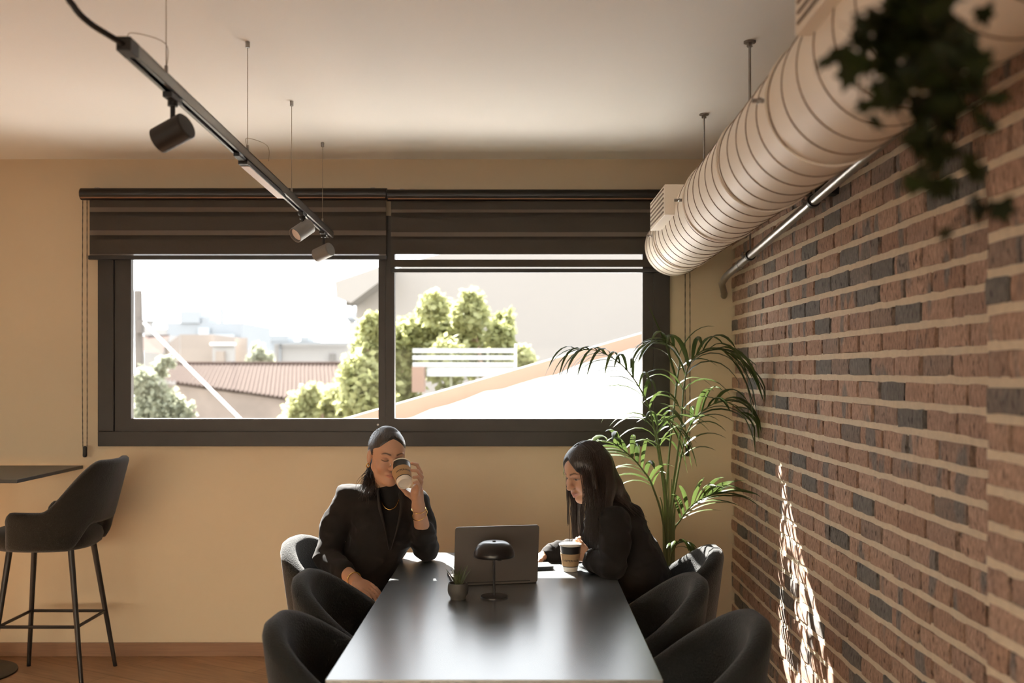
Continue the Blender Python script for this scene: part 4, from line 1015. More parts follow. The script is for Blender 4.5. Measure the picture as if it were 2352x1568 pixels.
for vi, vpts in enumerate(vines):
    pts = bez([P(x, y, hy + ri.uniform(-.05, .05)) for x, y in vpts], 6)
    if vi not in (8,): pts = bez([hp + Vector((ri.uniform(-.05, .05), ri.uniform(-.05, .05), .13)), hp + Vector((ri.uniform(-.1, .1), -.1, .12)), pts[0]], 4)[:-1] + pts
    v = MB().tube(pts, .0016, 5).build('vine', M_vine, ivy)
    dens = 1 if vi in (8,) else 2
    for i in range(2, len(pts)):
        if pts[i].z > P(0, -60, hy).z: continue
        for q in range(dens if i < len(pts) * .72 else 1):
            if dens == 1 and ri.random() < .65: continue
            if ri.random() < .36: continue
            o = link('leaf', IV, v, pts[i] + Vector((ri.gauss(0, .012), ri.gauss(0, .015), ri.gauss(0, .010))) - chain_loc(v))
            s = ri.uniform(.017, .034) if dens > 1 else ri.uniform(.010, .017); o.scale = (s, s, s); o.rotation_euler = (ri.uniform(-2.6, -1.0), ri.uniform(-.6, .6), ri.uniform(-1.2, 1.2))
# cable on the plaster above the bricks
pc_ = bez([P(2215, 52, 2.52), P(2260, 62, 2.42), P(2310, 60, 2.36), P(2360, 48, 2.29)], 6)
tag(MB().tube([Vector((BRICK_X - .012, p.y, p.z)) for p in pc_], .005, 6).build('cable', M_seam, None, (BRICK_X - .012, 2.4, pc_[0].z)), 'thin brown cable sagging on the plaster above the brick pier', 'cable')
# ------------------------------------------------------------------ organic shapes: signed distance grid + surface nets
from mathutils import noise as mnoise
class Grid:
    def __init__(s, lo, hi, h):
        s.lo = np.array(lo, float); s.h = h; s.n = np.ceil((np.array(hi) - s.lo) / h).astype(int) + 1
        s.D = np.full(s.n, 0.2, np.float32)
    def sub(s, mn, mx, m):
        i0 = np.clip(np.floor((np.array(mn) - m - s.lo) / s.h).astype(int), 0, s.n - 1); i1 = np.clip(np.ceil((np.array(mx) + m - s.lo) / s.h).astype(int) + 1, 1, s.n)
        sl = tuple(slice(a, b) for a, b in zip(i0, i1))
        X, Y, Z = [ (s.lo[k] + s.h * np.arange(i0[k], i1[k])).astype(np.float32) for k in range(3)]
        return sl, X[:, None, None], Y[None, :, None], Z[None, None, :]
    def mixin(s, sl, d, k, op):
        o = s.D[sl]
        if op == 'u':
            hh = np.clip(.5 + .5 * (o - d) / k, 0, 1); s.D[sl] = o * (1 - hh) + d * hh - k * hh * (1 - hh)
        elif op == 's':
            d = -d; hh = np.clip(.5 - .5 * (o - d) / k, 0, 1); s.D[sl] = o * (1 - hh) + d * hh + k * hh * (1 - hh)
    def ell(s, c, rad, R=None, k=.012, op='u'):
        c = np.array(c, float); m = max(rad); sl, X, Y, Z = s.sub(c - m, c + m, .05)
        if min(s.D[sl].shape) == 0: return s
        R = np.eye(3) if R is None else np.array(R)
        x, y, z = X - c[0], Y - c[1], Z - c[2]
        q = [(x * R[0, i] + y * R[1, i] + z * R[2, i]) for i in range(3)]
        k0 = np.sqrt(sum((q[i] / rad[i]) ** 2 for i in range(3))) + 1e-9; k1 = np.sqrt(sum((q[i] / rad[i] ** 2) ** 2 for i in range(3))) + 1e-9
        s.mixin(sl, (k0 * (k0 - 1) / k1).astype(np.float32), k, op); return s
    def cap(s, a, b, ra, rb, k=.012, op='u'):
        a, b = np.array(a, float), np.array(b, float); r = max(ra, rb)
        sl, X, Y, Z = s.sub(np.minimum(a, b) - r, np.maximum(a, b) + r, .05)
        if min(s.D[sl].shape) == 0: return s
        d = b - a; L2 = float(d @ d) + 1e-12
        t = np.clip(((X - a[0]) * d[0] + (Y - a[1]) * d[1] + (Z - a[2]) * d[2]) / L2, 0, 1)
        q = np.sqrt((X - a[0] - t * d[0]) ** 2 + (Y - a[1] - t * d[1]) ** 2 + (Z - a[2] - t * d[2]) ** 2) - (ra + (rb - ra) * t)
        s.mixin(sl, q.astype(np.float32), k, op); return s
    def chain(s, pts, rads, k=.012):
        for i in range(len(pts) - 1): s.cap(pts[i], pts[i + 1], rads[i], rads[i + 1], k)
        return s
    def keep(s, n, d, k=1e-5):
        sl, X, Y, Z = s.sub(s.lo, s.lo + s.h * s.n, 0); b = (d - (X * n[0] + Y * n[1] + Z * n[2])).astype(np.float32); a = s.D[sl]
        hh = np.clip(.5 + .5 * (a - b) / k, 0, 1); s.D[sl] = b + (a - b) * hh + k * hh * (1 - hh); return s
    def nets(s):
        D = s.D; S = D < 0; n = s.n
        cnt = np.zeros(n - 1, np.int8)
        for dx in (0, 1):
            for dy in (0, 1):
                for dz in (0, 1): cnt += S[dx:n[0] - 1 + dx, dy:n[1] - 1 + dy, dz:n[2] - 1 + dz]
        act = np.argwhere((cnt > 0) & (cnt < 8)); idx = np.full(n - 1, -1, np.int32); idx[tuple(act.T)] = np.arange(len(act))
        cor = [(a, b, c) for a in (0, 1) for b in (0, 1) for c in (0, 1)]
        val = {c: D[act[:, 0] + c[0], act[:, 1] + c[1], act[:, 2] + c[2]] for c in cor}
        acc = np.zeros((len(act), 3)); num = np.zeros(len(act))
        for c in cor:
            for ax in range(3):
                if c[ax]: continue
                e = list(c); e[ax] = 1; e = tuple(e); a, b = val[c], val[e]; m = (a < 0) != (b < 0)
                t = np.where(m, a / np.where(np.abs(a - b) < 1e-12, 1, a - b), 0); p = np.tile(np.array(c, float), (len(act), 1)); p[:, ax] += t
                acc[m] += p[m]; num += m
        V = s.lo + s.h * (act + acc / num[:, None])
        F = []
        for ax in range(3):
            u, w = (ax + 1) % 3, (ax + 2) % 3
            sl0 = [slice(1, n[k] - 1) for k in range(3)]; sl1 = list(sl0); sl0[ax] = slice(0, n[ax] - 1); sl1[ax] = slice(1, n[ax])
            A, B = S[tuple(sl0)], S[tuple(sl1)]
            for cond, flip in ((A & ~B, False), (~A & B, True)):
                e = np.argwhere(cond)
                if not len(e): continue
                off = np.ones(3, int); off[ax] = 0; e = e + off
                def cell(du, dw): q = e.copy(); q[:, u] -= du; q[:, w] -= dw; return idx[tuple(q.T)]
                quad = np.stack([cell(1, 1), cell(0, 1), cell(0, 0), cell(1, 0)], 1)
                F.append(quad[:, ::-1] if flip else quad)
        return V, np.concatenate(F)
    def mesh(s, name, m, org, color=None, wrinkle=0, wf=14, relax=1):
        V, F = s.nets()
        for _ in range(relax):
            acc = np.zeros_like(V); c = np.zeros(len(V))
            for a, b in ((0, 1), (1, 2), (2, 3), (3, 0)):
                np.add.at(acc, F[:, a], V[F[:, b]]); np.add.at(acc, F[:, b], V[F[:, a]]); np.add.at(c, F[:, a], 1); np.add.at(c, F[:, b], 1)
            V = .5 * V + .5 * acc / np.maximum(c, 1)[:, None]
        me = bpy.data.meshes.new(name); me.from_pydata((V - np.array(org)).tolist(), [], F.tolist())
        if wrinkle:
            nm = np.zeros(len(V) * 3); me.update(); me.vertices.foreach_get('normal', nm); nm = nm.reshape(-1, 3)
            q = np.array([1 - 2 * abs(mnoise.noise(Vector((p[0] * wf, p[1] * wf, p[2] * wf * 1.6)))) for p in V]); q2 = np.array([mnoise.noise(Vector((p[0] * 38, p[1] * 38, p[2] * 38))) for p in V])
            W = V + nm * (wrinkle * (q - .4) + wrinkle * .35 * q2)[:, None]
            me.vertices.foreach_set('co', (W - np.array(org)).ravel())
        if color is not None:
            at = me.color_attributes.new('tint', 'FLOAT_COLOR', 'POINT'); at.data.foreach_set('color', np.concatenate([color(V), np.ones((len(V), 1))], 1).astype(np.float32).ravel())
        me.materials.append(m); smooth_me(me); return me

def skin_material():
    m = mat('skin', (.5, .3, .2), .5, var=.05, scale=60, spec=.4); N = m.node_tree.nodes; L = m.node_tree.links; b = N['Principled BSDF']
    at = N.new('ShaderNodeAttribute'); at.attribute_name = 'tint'; L.new(at.outputs['Color'], b.inputs['Base Color'])
    b.inputs['Subsurface Weight'].default_value = .12; b.inputs['Subsurface Radius'].default_value = (.012, .005, .003); b.inputs['Subsurface Scale'].default_value = .6
    return m
M_skin = skin_material()
M_suit = mat('black_wool', (0.0150, 0.0130, 0.0122), 0.9, var=.2, scale=200, bump=.25, bscale=500, sheen=.04, spec=.25, bdist=.002)
M_knit = mat('black_knit', (0.0065, 0.0058, 0.0055), 0.9, var=.2, scale=200)
M_hair = mat('dark_hair', (0.016, 0.010, 0.007), 0.36, var=.4, scale=120, stretch=(1, 1, .06), spec=.6, bump=.55, bscale=240, bdist=.004)
M_hair_back = mat('dark_hair_combed', (0.016, 0.010, 0.007), 0.34, var=.4, scale=150, stretch=(1, .1, .25), spec=.7, bump=.5, bscale=260, bdist=.004)
M_hairs = leaf_mat('hair_strand', (0.014, 0.008, 0.005), (0.045, 0.021, 0.011), .33, .12, .7)
M_shoe = mat('black_leather', (.012, .01, .01), .35, var=.1)

class Frame:
    def __init__(s, C, F, roll=0):
        F = Vector(F).normalized(); U = (Vector((0, 0, 1)) - F * F.z).normalized(); U = Matrix.Rotation(roll, 3, F) @ U; A = U.cross(F).normalized()
        s.C, s.F, s.U, s.A = Vector(C), F, U, A; s.R = np.array([[A[i], F[i], U[i]] for i in range(3)])
    def __call__(s, a, b, c): return s.C + s.A * a + s.F * b + s.U * c
    def local(s, V): return (V - np.array(s.C)) @ s.R

def head_sdf(G, H, smile=0.0, closed=False):
    e = lambda a, b, c, rad, k=.012, op='u': G.ell(H(a, b, c), rad, H.R, k, op)
    e(0, -.018, .036, (.074, .094, .083), .02)            # skull
    e(0, .030, .030, (.062, .060, .060), .03)             # forehead
    e(0, .026, -.033, (.055, .060, .076), .03)            # face
    G.cap(H(-.022, .038, -.086), H(.022, .038, -.086), .022, .022, .03)
    G.cap(H(-.050, .0, -.050), H(-.014, .058, -.099), .016, .014, .03); G.cap(H(.050, .0, -.050), H(.014, .058, -.099), .016, .014, .03)
    e(0, .070, -.100, (.020, .017, .017), .02)            # chin
    for s in (-1, 1):
        e(s * .032, .094, .001, (.018, .016, .012), .012, 's')     # eye sockets
        e(s * .037, .064, -.036, (.026, .026, .026 + .004 * smile), .02)
        e(s * .032, .0735, .000, (.0155, .0115, .0100), .004)      # eyeball and lids
        G.cap(H(s * .012, .088, .018), H(s * .046, .078, .021), .0060, .0045, .012)   # brow ridge
        e(s * .0115, .098, -.037, (.0085, .0100, .0075), .006)
        e(s * .0765, -.012, -.008, (.010, .018, .031), .006); e(s * .0855, -.008, -.004, (.005, .009, .017), .004, 's')
    G.cap(H(0, .084, .012), H(0, .106, -.032), .0075, .0105, .010)
    e(0, .109, -.034, (.0095, .0085, .0085), .008)
    e(0, .086, -.062, (.026, .014, .010), .012)
    w = .021 + .006 * smile
    G.cap(H(-w, .080, -.0640 + .010 * smile), H(0, .0955, -.0645), .0035, .0062, .005); G.cap(H(w, .080, -.0640 + .010 * smile), H(0, .0955, -.0645), .0035, .0062, .005)
    G.cap(H(-w * .8, .080, -.0730 + .011 * smile), H(0, .0935, -.0755), .0035, .0072, .005); G.cap(H(w * .8, .080, -.0730 + .011 * smile), H(0, .0935, -.0755), .0035, .0072, .005)

def face_color(H, closed):
    def f(V):
        q = H.local(V); a, b, c = q[:, 0], q[:, 1], q[:, 2]; A_ = np.abs(a)
        col_ = np.tile(np.array([.50, .285, .185]), (len(V), 1))
        head = (np.abs(a) < .1) & (np.abs(b) < .13) & (np.abs(c) < .13)
        def paint(mask, rgb, amt=1.0): 
            w = (mask * amt)[:, None]; col_[:] = col_ * (1 - w) + np.array(rgb) * w
        g = lambda d, r: np.clip(1 - d / r, 0, 1)
        cheek = np.exp(-(((A_ - .04) / .02) ** 2 + ((c + .035) / .02) ** 2)) * (b > .03) * head; paint(cheek, (.52, .24, .17), .35)
        sf = lambda x, w, e=.0016: np.clip((w - np.abs(x)) / (2 * e) + .5, 0, 1)
        front = head * (b > .05)
        lip = sf(c + .0690 - (0 if closed else .22) * A_, .0125 * np.clip(1 - (A_ / .0285) ** 2, 0, 1) - .001) * front * (b > .075) * (A_ < .028); paint(lip, (.40, .15, .125), .75)
        mouth = sf(c + .0695 - (.08 if closed else .36) * A_, .0011) * sf(A_, .022) * front * (b > .075); paint(mouth, (.10, .035, .03), .85)
        ta = np.clip((A_ - .013) / .038, 0, 1)
        arch = .0215 + .0065 * np.sin(ta ** 1.15 * PI * .75) - .004 * np.clip((A_ - .036) / .016, 0, 1)
        brow = sf(c - arch, .0036 * (1.1 - .70 * ta), .0014) * sf(A_ - .0315, .0195, .002) * front; paint(brow, (.035, .020, .014), .85)
        lidm = np.exp(-(((A_ - .032) / .015) ** 2 + ((c - .004) / .007) ** 2)) * front; paint(lidm, (.34, .17, .12), .45)
        if closed:
            lash = sf(c + .0035 + .0035 * np.clip(1 - ((A_ - .032) / .015) ** 2, 0, 1), .0020, .0012) * sf(A_ - .032, .0155, .002) * front; paint(lash, (.02, .012, .01), .95)
        else:
            op = np.sqrt(np.clip(1 - ((A_ - .032) / .0145) ** 2, 0, 1))
            eye = sf(c + .0015, .0036 * op, .001) * front * (np.abs(A_ - .032) < .0145); paint(eye, (.42, .38, .35), .9)
            iris = np.clip((.0062 - np.sqrt((A_ - .033) ** 2 + (c + .002) ** 2)) / .0016 + .5, 0, 1) * eye; paint(iris, (.03, .018, .012), 1)
            lash = sf(c - .0032 * op + .0010, .0014, .001) * sf(A_ - .033, .0165, .002) * front; paint(lash, (.02, .012, .01), .95)
            low = sf(c + .0052 * op + .0008, .0006, .0012) * sf(A_ - .032, .013, .002) * front; paint(low, (.15, .08, .06), .6)
        return col_
    return f

def strands(paths, r, m, name, parent, seg=5):
    mb = MB()
    for pts, rr in paths: mb.tube(pts, [rr * (1 - .7 * (i / (len(pts) - 1)) ** 2) for i in range(len(pts))], 4)
    return mb.build(name, m, parent, smooth='all')

def torus(c, n, R_, r, m, name, parent, sx=1.0, seg=28):
    n = Vector(n).normalized(); u = n.orthogonal().normalized(); w = n.cross(u); c = Vector(c)
    pts = [c + u * (R_ * sx * math.cos(t)) + w * (R_ * math.sin(t)) for t in [2 * PI * i / seg for i in range(seg + 1)]]
    return MB().tube(pts, r, 8, caps=False).build(name, m, parent, smooth='all')

def finger(G, pts, r0=.0090, r1=.0068, k=.004): n = len(pts); G.chain(pts, [r0 + (r1 - r0) * i / (n - 1) for i in range(n)], k)
def plain_hand(G, W, d, nb, thumb_side, curl=.35, s=1.0):
    "relaxed hand: wrist W, pointing d, back of hand towards nb"
    d = Vector(d).normalized(); nb = Vector(nb); nb = (nb - d * nb.dot(d)).normalized(); ac = d.cross(nb).normalized() * thumb_side
    W = Vector(W); R_ = np.array([[ac[i], d[i], nb[i]] for i in range(3)])
    G.ell(W + d * .045 * s, (.036 * s, .050 * s, .0145 * s), R_, .012)
    for i, (o, L_) in enumerate(((.027, .070), (.009, .079), (-.009, .073), (-.026, .057))):
        b = W + d * .080 * s + ac * o * s; dd_ = d.copy(); pts = [b - d * .02]
        pts.append(b)
        for j, fr in enumerate((.45, .31, .24)):
            dd_ = (Matrix.Rotation(-curl * (.7 + .4 * j) * thumb_side, 3, ac) @ dd_); pts.append(pts[-1] + dd_ * L_ * fr * s)
        finger(G, pts, .0088 * s, .0066 * s)
    b = W + d * .02 * s + ac * .024 * s
    finger(G, [b, b + (d * .6 + ac * .55 - nb * .2) * .04 * s, b + (d * .85 + ac * .55 - nb * .35) * .068 * s, b + (d * 1.0 + ac * .4 - nb * .5) * .09 * s], .0115 * s, .0078 * s, .006)

def keep_hairline(Hg, H, HN, pt, KA, k):
    "trims the hair cap along a hairline that peaks in the middle"
    sl, X, Y, Z = Hg.sub(Hg.lo, Hg.lo + Hg.h * Hg.n, 0); q = [(X - H.C.x) * H.R[0, i] + (Y - H.C.y) * H.R[1, i] + (Z - H.C.z) * H.R[2, i] for i in range(3)]
    b = ((HN[0] * pt[0] + HN[1] * pt[1]) - (HN[0] * q[1] + HN[1] * q[2] + KA * np.abs(q[0]))).astype(np.float32); a = Hg.D[sl]
    hh = np.clip(.5 + .5 * (a - b) / k, 0, 1); Hg.D[sl] = b + (a - b) * hh + k * hh * (1 - hh)

# ------------------------------------------------------------------ woman drinking from a cup
def woman_cup():
    H = Frame(P(889, 1046, 4.36), (.40, -.875, -.13), roll=math.radians(-3))
    base = Vector((-.79, 4.5, .47))
    G = Grid((-.98, 4.0, .62), (-.38, 4.66, 1.40), .0032)
    head_sdf(G, H, closed=True)
    nb = P(892, 1138, 4.45)
    G.cap(H(0, -.028, -.05), nb, .050, .056, .025); G.ell(P(887, 1190, 4.47), (.14, .075, .11), None, .05)
    eL, wL = P(978, 1260, 4.46), P(961, 1163, 4.325)
    G.chain([eL, eL.lerp(wL, .35), wL], [.041, .038, .0265], .02)
    # hand around the cup
    G.ell(P(958, 1132, 4.295), (.017, .032, .040), None, .014); G.cap(wL, P(958, 1128, 4.29), .026, .027, .014)
    for ch in ([(962, 1118, 4.315), (967, 1086, 4.292), (958, 1067, 4.262), (946, 1064, 4.243)], [(964, 1121, 4.296), (969, 1095, 4.268), (959, 1081, 4.24), (946, 1080, 4.222)],
               [(963, 1127, 4.278), (968, 1106, 4.245), (960, 1095, 4.220), (950, 1096, 4.205)], [(960, 1134, 4.262), (963, 1117, 4.23), (958, 1107, 4.205), (951, 1109, 4.193)]):
        finger(G, [P(*c) for c in ch], .0088, .0068)
    finger(G, [P(952, 1146, 4.30), P(935, 1133, 4.275), P(920, 1117, 4.258), P(912, 1107, 4.252)], .0115, .0078, .006)
    eR, wR = P(750, 1278, 4.42), P(818, 1334, 4.19)
    G.chain([eR, eR.lerp(wR, .4), wR], [.040, .037, .026], .02)
    plain_hand(G, wR, P(866, 1364, 4.09) - wR, (0, -.35, 1), 1, .18)
    body = link('person', G.mesh('person', M_skin, base, face_color(H, True)), None, base)
    tag(body, 'woman in black blazer with slicked back ponytail drinking from a paper cup', 'person')
    # blazer
    B = Grid((-1.05, 3.98, .44), (-.32, 4.78, 1.20), .0055)
    sR, sL = P(800, 1143, 4.47), P(957, 1155, 4.45)
    B.cap(sR, sL, .058, .055, .05)
    B.ell(P(884, 1195, 4.46), (.150, .105, .15), None, .06)
    B.cap(P(880, 1215, 4.465), P(838, 1320, 4.50), .125, .13, .05); B.cap(P(838, 1320, 4.50), P(800, 1400, 4.52), .13, .155, .05)
    B.chain([sR, P(770, 1205, 4.465), eR], [.060, .058, .054], .03); B.chain([eR, eR.lerp(wR, .62)], [.055, .043], .02)
    B.chain([sL, P(971, 1205, 4.47), eL], [.056, .053, .050], .03); B.chain([eL, eL.lerp(wL, .42)], [.052, .049], .02)
    for t in (.1, .25, .4): 
        c = eL.lerp(wL, t); B.ell(c, (.054, .050, .012), None, .012)
    B.keep((0, 0, 1), .46)
    # neckline opening
    B.cap(P(893, 1100, 4.40), P(896, 1190, 4.30), .05, .034, .012, 's')
    bz = link('blazer', B.mesh('blazer', M_suit, base, wrinkle=.0065, wf=11), body)
    # lapels lying on the chest
    for pts, w in (([(868, 1128, 4.385), (872, 1165, 4.345), (884, 1215, 4.335), (893, 1262, 4.35)], .036), ([(918, 1130, 4.38), (922, 1165, 4.34), (912, 1215, 4.33), (898, 1262, 4.348)], .036)):
        MB().tube(bez([P(*p) for p in pts], 5), [w * f for f in np.interp(np.linspace(0, 1, 16), [0, .35, 1], [.8, 1, .15])], 10, flat=.12).build('lapel', M_suit, bz, smooth='all')
    # knitted top with a low roll collar
    K = Grid((-.80, 4.22, .85), (-.42, 4.62, 1.20), .005)
    K.cap(P(893, 1124, 4.425), P(892, 1165, 4.455), .0585, .075, .02); K.ell(P(888, 1200, 4.45), (.115, .105, .14), None, .03)
    top_n = (0, .25, -1); K.keep(top_n, -P(0, 1117, 4.36).z + .25 * 4.36)
    link('top', K.mesh('top', M_knit, base), body)
    # trousers and shoes
    T_ = Grid((-1.05, 4.1, 0.03), (-.2, 4.8, .68), .009)
    T_.ell((-.80, 4.5, .55), (.16, .19, .11), None, .04)
    for s in (-1, 1):
        hip = Vector((-.78, 4.5 + s * .085, .54)); kn = Vector((-.37, 4.40 + s * .09, .54)); an = Vector((-.40, 4.42 + s * .09, .08))
        T_.chain([hip, kn], [.085, .062], .03); T_.chain([kn, an], [.060, .042], .02)
    link('trousers', T_.mesh('trousers', M_suit, base, wrinkle=.004), body)
    for s in (-1, 1):
        S_ = Grid((-.5, 4.2, -.005), (-.15, 4.62, .14), .006); S_.ell((-.40, 4.42 + s * .09, .055), (.045, .04, .05), None, .02); S_.ell((-.31, 4.41 + s * .09, .03), (.10, .038, .03), None, .02); S_.keep((0, 0, 1), .002)
        link('shoe', S_.mesh('shoe', M_shoe, base), body)
    # hair: slicked back cap
    Hg = Grid(tuple(H.C - Vector((.15, .15, .15))), tuple(H.C + Vector((.15, .15, .15))), .003)
    HN = (-.86, .51); D0 = HN[0] * .073 + HN[1] * .098
    Hg.ell(H(0, -.020, .037), (.0778, .0980, .0868), H.R, .01); Hg.ell(H(0, .022, .050), (.0655, .0655, .0575), H.R, .02)
    KA = .40
    keep_hairline(Hg, H, HN, (.0765, .098), KA, .016)
    for sd in (-1, 1): Hg.ell(H(sd * .086, -.008, -.014), (.022, .024, .038), H.R, .006, 's')
    Hg.ell(H(0, -.085, -.015), (.045, .03, .045), H.R, .02)
    hair = link('hair', Hg.mesh('hair', M_hair_back, base), body)
    r = random.Random(4); paths = []
    def on_skull(v, k=1.0):
        q = Vector((v[0] / .0790, (v[1] + .02) / .0992, (v[2] - .037) / .0880)); q.normalize(); q *= k
        return Vector((q.x * .0790, q.y * .0992 - .02, q.z * .0880 + .037))
    for i in range(420):
        # strands combed from the hairline to the ponytail
        c0 = .125 - .105 * r.random() ** 1.2; b0 = (HN[1] * c0 - D0) / .86; b0 += KA / .86 * .0790 * math.sqrt(max(0, 1 - ((b0 + .02) / .0992) ** 2 - ((c0 - .037) / .0880) ** 2)) * .8
        k2 = 1 - ((b0 + .02) / .0992) ** 2 - ((c0 - .037) / .0880) ** 2
        a0 = (.0790 * math.sqrt(max(0, k2)) if k2 > 0 else r.uniform(0, .03)) * r.choice((-1, 1))
        if r.random() < .35: a0 *= r.random()
        S_ = Vector((a0, b0 + r.uniform(-.002, .005), c0)); T_e = Vector((a0 * .12, -.115, -.005)); pts = []
        for t in np.linspace(0, 1, 9): pts.append(H(*on_skull(S_.lerp(T_e, t) + Vector((0, 0, .06 * math.sin(PI * t) * max(0, c0) / .12)), 1.0 + (.004 if t < .05 else .012) + r.uniform(-.003, .006))))
        paths.append((pts, .0012))
    strands(paths, 0, M_hairs, 'combed_strands', hair)
    paths = []
    for i in range(240):
        cl = lambda s_: max(-1.7 * s_, min(1.7 * s_, r.gauss(0, s_)))
        o = Vector((cl(.012), cl(.013), cl(.008))); e = Vector((r.gauss(0, .022), r.gauss(0, .02), r.gauss(0, .018))); ph = r.uniform(0, 6.3)
        pts = bez([H(0, -.09, -.0) + o, P(868, 1052, 4.52) + o, P(858, 1080, 4.45) + o * 1.3, P(850, 1105, 4.40) + (o + e) * .7, P(846, 1128, 4.375) + e], 4)
        pts = [p + Vector((math.sin(ph + j * .9) * .0035, math.cos(ph + j * .8) * .003, 0)) for j, p in enumerate(pts)]; paths.append((pts, .0016))
    strands(paths, 0, M_hairs, 'ponytail', hair)
    # jewellery
    torus(H(-.080, -.006, -.046), H.A * .3 + H.F * .6, .0085, .0026, M_gold, 'earring', body)
    nk = bez([P(874, 1140, 4.395), P(880, 1160, 4.345), P(893, 1170, 4.335), P(908, 1164, 4.345), P(917, 1146, 4.372)], 6); MB().tube(nk, .0019, 6).build('necklace', M_gold, body, smooth='all')
    ax = wL - eL
    for t, rr, sk in ((.94, .0305, .1), (.82, .0345, -.2)): torus(eL.lerp(wL, t), ax.normalized() + Vector((sk, 0, sk)), rr, .0016, M_gold, 'bracelet', body)
    torus(eR.lerp(wR, .93), wR - eR, .031, .0028, M_gold, 'bracelet', body)
    return body
woman_cup()
# her cup: tipped to the mouth, base towards the camera
rm = P(919, 1070, 4.300); ad = Vector((.27, -.75, -.60)).normalized()
zax = -ad; q = zax.to_track_quat('Z', 'X'); yb = Vector((0, -1, 0)); m3 = q.to_matrix()
# turn so that the lettering faces the camera
loc = m3.inverted() @ Vector((.30, -.9, -.3)); ang = math.atan2(loc.y, loc.x)
cup(rm + ad * .112, q.to_euler(), 'paper cup raised to the lips of the woman', False, face=ang + PI / 2)

# ------------------------------------------------------------------ woman leaning to the laptop
def woman_laptop():
    H = Frame(P(1347, 1082, 4.30), (-.80, -.50, -.33), roll=0)
    base = Vector((.58, 4.3, .47))
    G = Grid((-.12, 3.98, .68), (.60, 4.68, 1.34), .0033)
    head_sdf(G, H, smile=1.0)
    nb = P(1405, 1172, 4.33)
    G.cap(H(0, -.03, -.05), nb, .048, .054, .025); G.ell(P(1425, 1210, 4.33), (.08, .12, .08), None, .04)
    eL, wL = P(1406, 1298, 4.11), P(1352, 1284, 4.22)
    G.chain([eL, wL], [.040, .027], .02); plain_hand(G, wL, (-.45, .35, .5), (-.5, -.8, .1), -1, .55, .9)
    eR, wR = P(1345, 1258, 4.56), P(1252, 1276, 4.46)
    G.chain([eR, wR], [.040, .027], .02); plain_hand(G, wR, P(1180, 1292, 4.40) - wR, (0, .1, 1), -1, .25)
    body = link('person', G.mesh('person', M_skin, base, face_color(H, False)), None, base)
    tag(body, 'smiling woman with long straight dark hair leaning towards the laptop', 'person')
    B = Grid((-.02, 3.95, .44), (.90, 4.70, 1.16), .0055)
    sL, sR = P(1410, 1200, 4.155), P(1380, 1182, 4.47)
    B.cap(sL, sR, .062, .058, .05); B.cap(P(1402, 1175, 4.31), P(1425, 1200, 4.32), .062, .10, .04)
    B.cap(P(1420, 1212, 4.32), P(1450, 1285, 4.33), .105, .122, .05); B.cap(P(1450, 1285, 4.33), P(1492, 1385, 4.33), .122, .145, .05)
    B.cap(P(1440, 1240, 4.24), P(1470, 1320, 4.24), .09, .11, .04); B.cap(P(1432, 1230, 4.40), P(1470, 1320, 4.41), .09, .11, .04)
    B.chain([sL, P(1412, 1250, 4.115), eL], [.064, .060, .055], .025); B.chain([eL, eL.lerp(wL, .75)], [.056, .050], .02)
    B.chain([sR, eR], [.060, .054], .03); B.chain([eR, eR.lerp(wR, .85)], [.054, .047], .02)
    for t in (.2, .45, .7): B.ell(eR.lerp(wR, t), (.020, .056, .054), None, .014)
    B.keep((0, 0, 1), .46)
    B.cap(P(1372, 1165, 4.28), P(1390, 1215, 4.24), .045, .03, .012, 's')
    bz = link('blazer', B.mesh('blazer', M_suit, base, wrinkle=.0065, wf=11), body)
    cuff = eL.lerp(wL, .74); torus(cuff, wL - eL, .048, .007, M_suit, 'cuff', bz); torus(eR.lerp(wR, .85), wR - eR, .046, .006, M_suit, 'cuff', bz)
    K = Grid((.15, 4.1, .80), (.60, 4.6, 1.16), .006); K.cap(P(1392, 1165, 4.315), nb, .056, .066, .02); K.cap(P(1405, 1200, 4.30), P(1435, 1280, 4.30), .085, .095, .03)
    K.keep((.55, 0, -.83), float(Vector((.55, 0, -.83)).dot(P(1385, 1160, 4.31)))); link('top', K.mesh('top', M_knit, base), body)
    T_ = Grid((-.05, 3.95, 0.03), (.85, 4.7, .68), .009); T_.ell((.57, 4.31, .56), (.16, .18, .11), None, .04)
    for s in (-1, 1):
        hip = Vector((.55, 4.31 + s * .085, .55)); kn = Vector((.14, 4.27 + s * .09, .54)); an = Vector((.20, 4.28 + s * .09, .08)); T_.chain([hip, kn], [.085, .062], .03); T_.chain([kn, an], [.06, .042], .02)
    link('trousers', T_.mesh('trousers', M_suit, base, wrinkle=.004), body)
    for s in (-1, 1):
        S_ = Grid((-.08, 4.1, -.005), (.32, 4.5, .14), .006); S_.ell((.20, 4.28 + s * .09, .055), (.045, .04, .05), None, .02); S_.ell((.11, 4.28 + s * .09, .03), (.10, .038, .03), None, .02); S_.keep((0, 0, 1), .002)
        link('shoe', S_.mesh('shoe', M_shoe, base), body)
    # long hair
    Hg = Grid((.02, 3.98, .80), (.62, 4.62, 1.34), .0036)
    Hg.ell(H(0, -.018, .037), (.083, .102, .090), H.R, .01); Hg.ell(H(0, .022, .045), (.072, .070, .066), H.R, .02)
    keep_hairline(Hg, H, (-.90, .35), (.080, .100), .62, .012)
    Hg.ell(H(0, .095, -.03), (.053, .095, .105), H.R, .004, 's')
    Hg.chain([H(.068, .015, .03), P(1362, 1110, 4.205), P(1362, 1165, 4.185), P(1366, 1235, 4.18)], [.030, .027, .022, .010], .02)
    Hg.chain([H(.060, -.05, .02), P(1388, 1120, 4.235), P(1388, 1180, 4.185), P(1384, 1245, 4.16)], [.045, .046, .030, .012], .03)
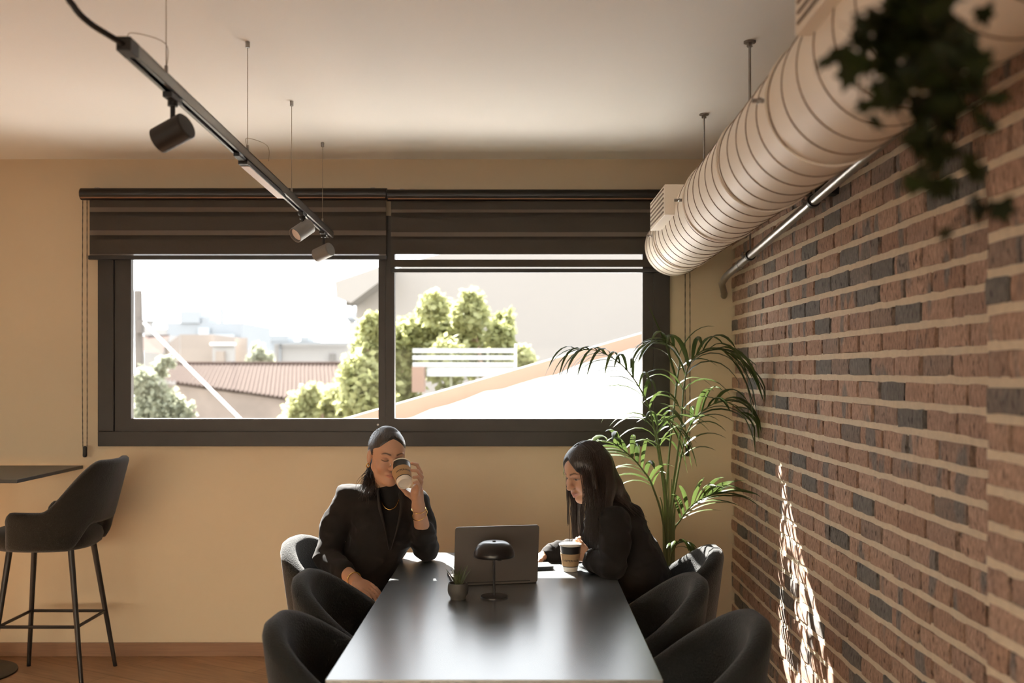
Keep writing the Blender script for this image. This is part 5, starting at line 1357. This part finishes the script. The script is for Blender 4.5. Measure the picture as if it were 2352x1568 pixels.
    Hg.chain([H(0, -.09, .0), P(1402, 1120, 4.30), P(1425, 1150, 4.32), P(1446, 1178, 4.33)], [.05, .052, .038, .02], .03)
    Hg.chain([H(-.070, .01, .0), P(1332, 1150, 4.385), P(1330, 1210, 4.385), P(1332, 1270, 4.38)], [.025, .020, .017, .008], .02)
    hair = link('hair', Hg.mesh('hair', M_hair, base, relax=2), body)
    r = random.Random(9); paths = []
    def drape(s0, mid, end, n_, js, je, rr=.0013):
        for i in range(n_):
            a = Vector((r.gauss(0, js), r.gauss(0, js), r.gauss(0, js * .5))); b = Vector((r.gauss(0, je), r.gauss(0, je), r.gauss(0, je * 1.2)))
            paths.append((bez([s0 + a, mid[0] + a, mid[1] + a.lerp(b, .5), end + b], 5), rr))
    drape(H(.048, .030, .06), (P(1352, 1110, 4.185), P(1352, 1165, 4.165)), P(1356, 1240, 4.16), 220, .011, .017, .0010)
    drape(H(.048, -.03, .07), (P(1375, 1120, 4.19), P(1375, 1180, 4.155)), P(1374, 1250, 4.14), 260, .015, .019, .0010)
    drape(H(-.06, .035, .06), (P(1316, 1140, 4.375), P(1318, 1200, 4.37)), P(1324, 1275, 4.365), 130, .007, .010, .0010)
    drape(H(-.05, .06, .03), (P(1304, 1135, 4.35), P(1305, 1160, 4.345)), P(1305, 1205, 4.34), 14, .0025, .003)
    drape(H(.02, -.080, .02), (P(1412, 1130, 4.28), P(1440, 1160, 4.27)), P(1474, 1200, 4.27), 60, .012, .016)
    for i in range(150):
        s = 1 if i % 2 else -1; a1 = r.uniform(.3, 1.0); b0 = r.uniform(-.09, .06); pts = []
        for t in np.linspace(0, 1, 7):
            aa = s * t * .083 * math.sqrt(max(.05, 1 - ((b0 + .018) / .103) ** 2)); w_ = max(0, 1 - (aa / .0835) ** 2 - ((b0 + .018) / .1025) ** 2); pts.append(H(aa * 1.005, b0, .037 + .0915 * math.sqrt(w_)))
        paths.append((pts, .0010))
    strands(paths, 0, M_hairs, 'long_strands', hair)
    return body
woman_laptop()
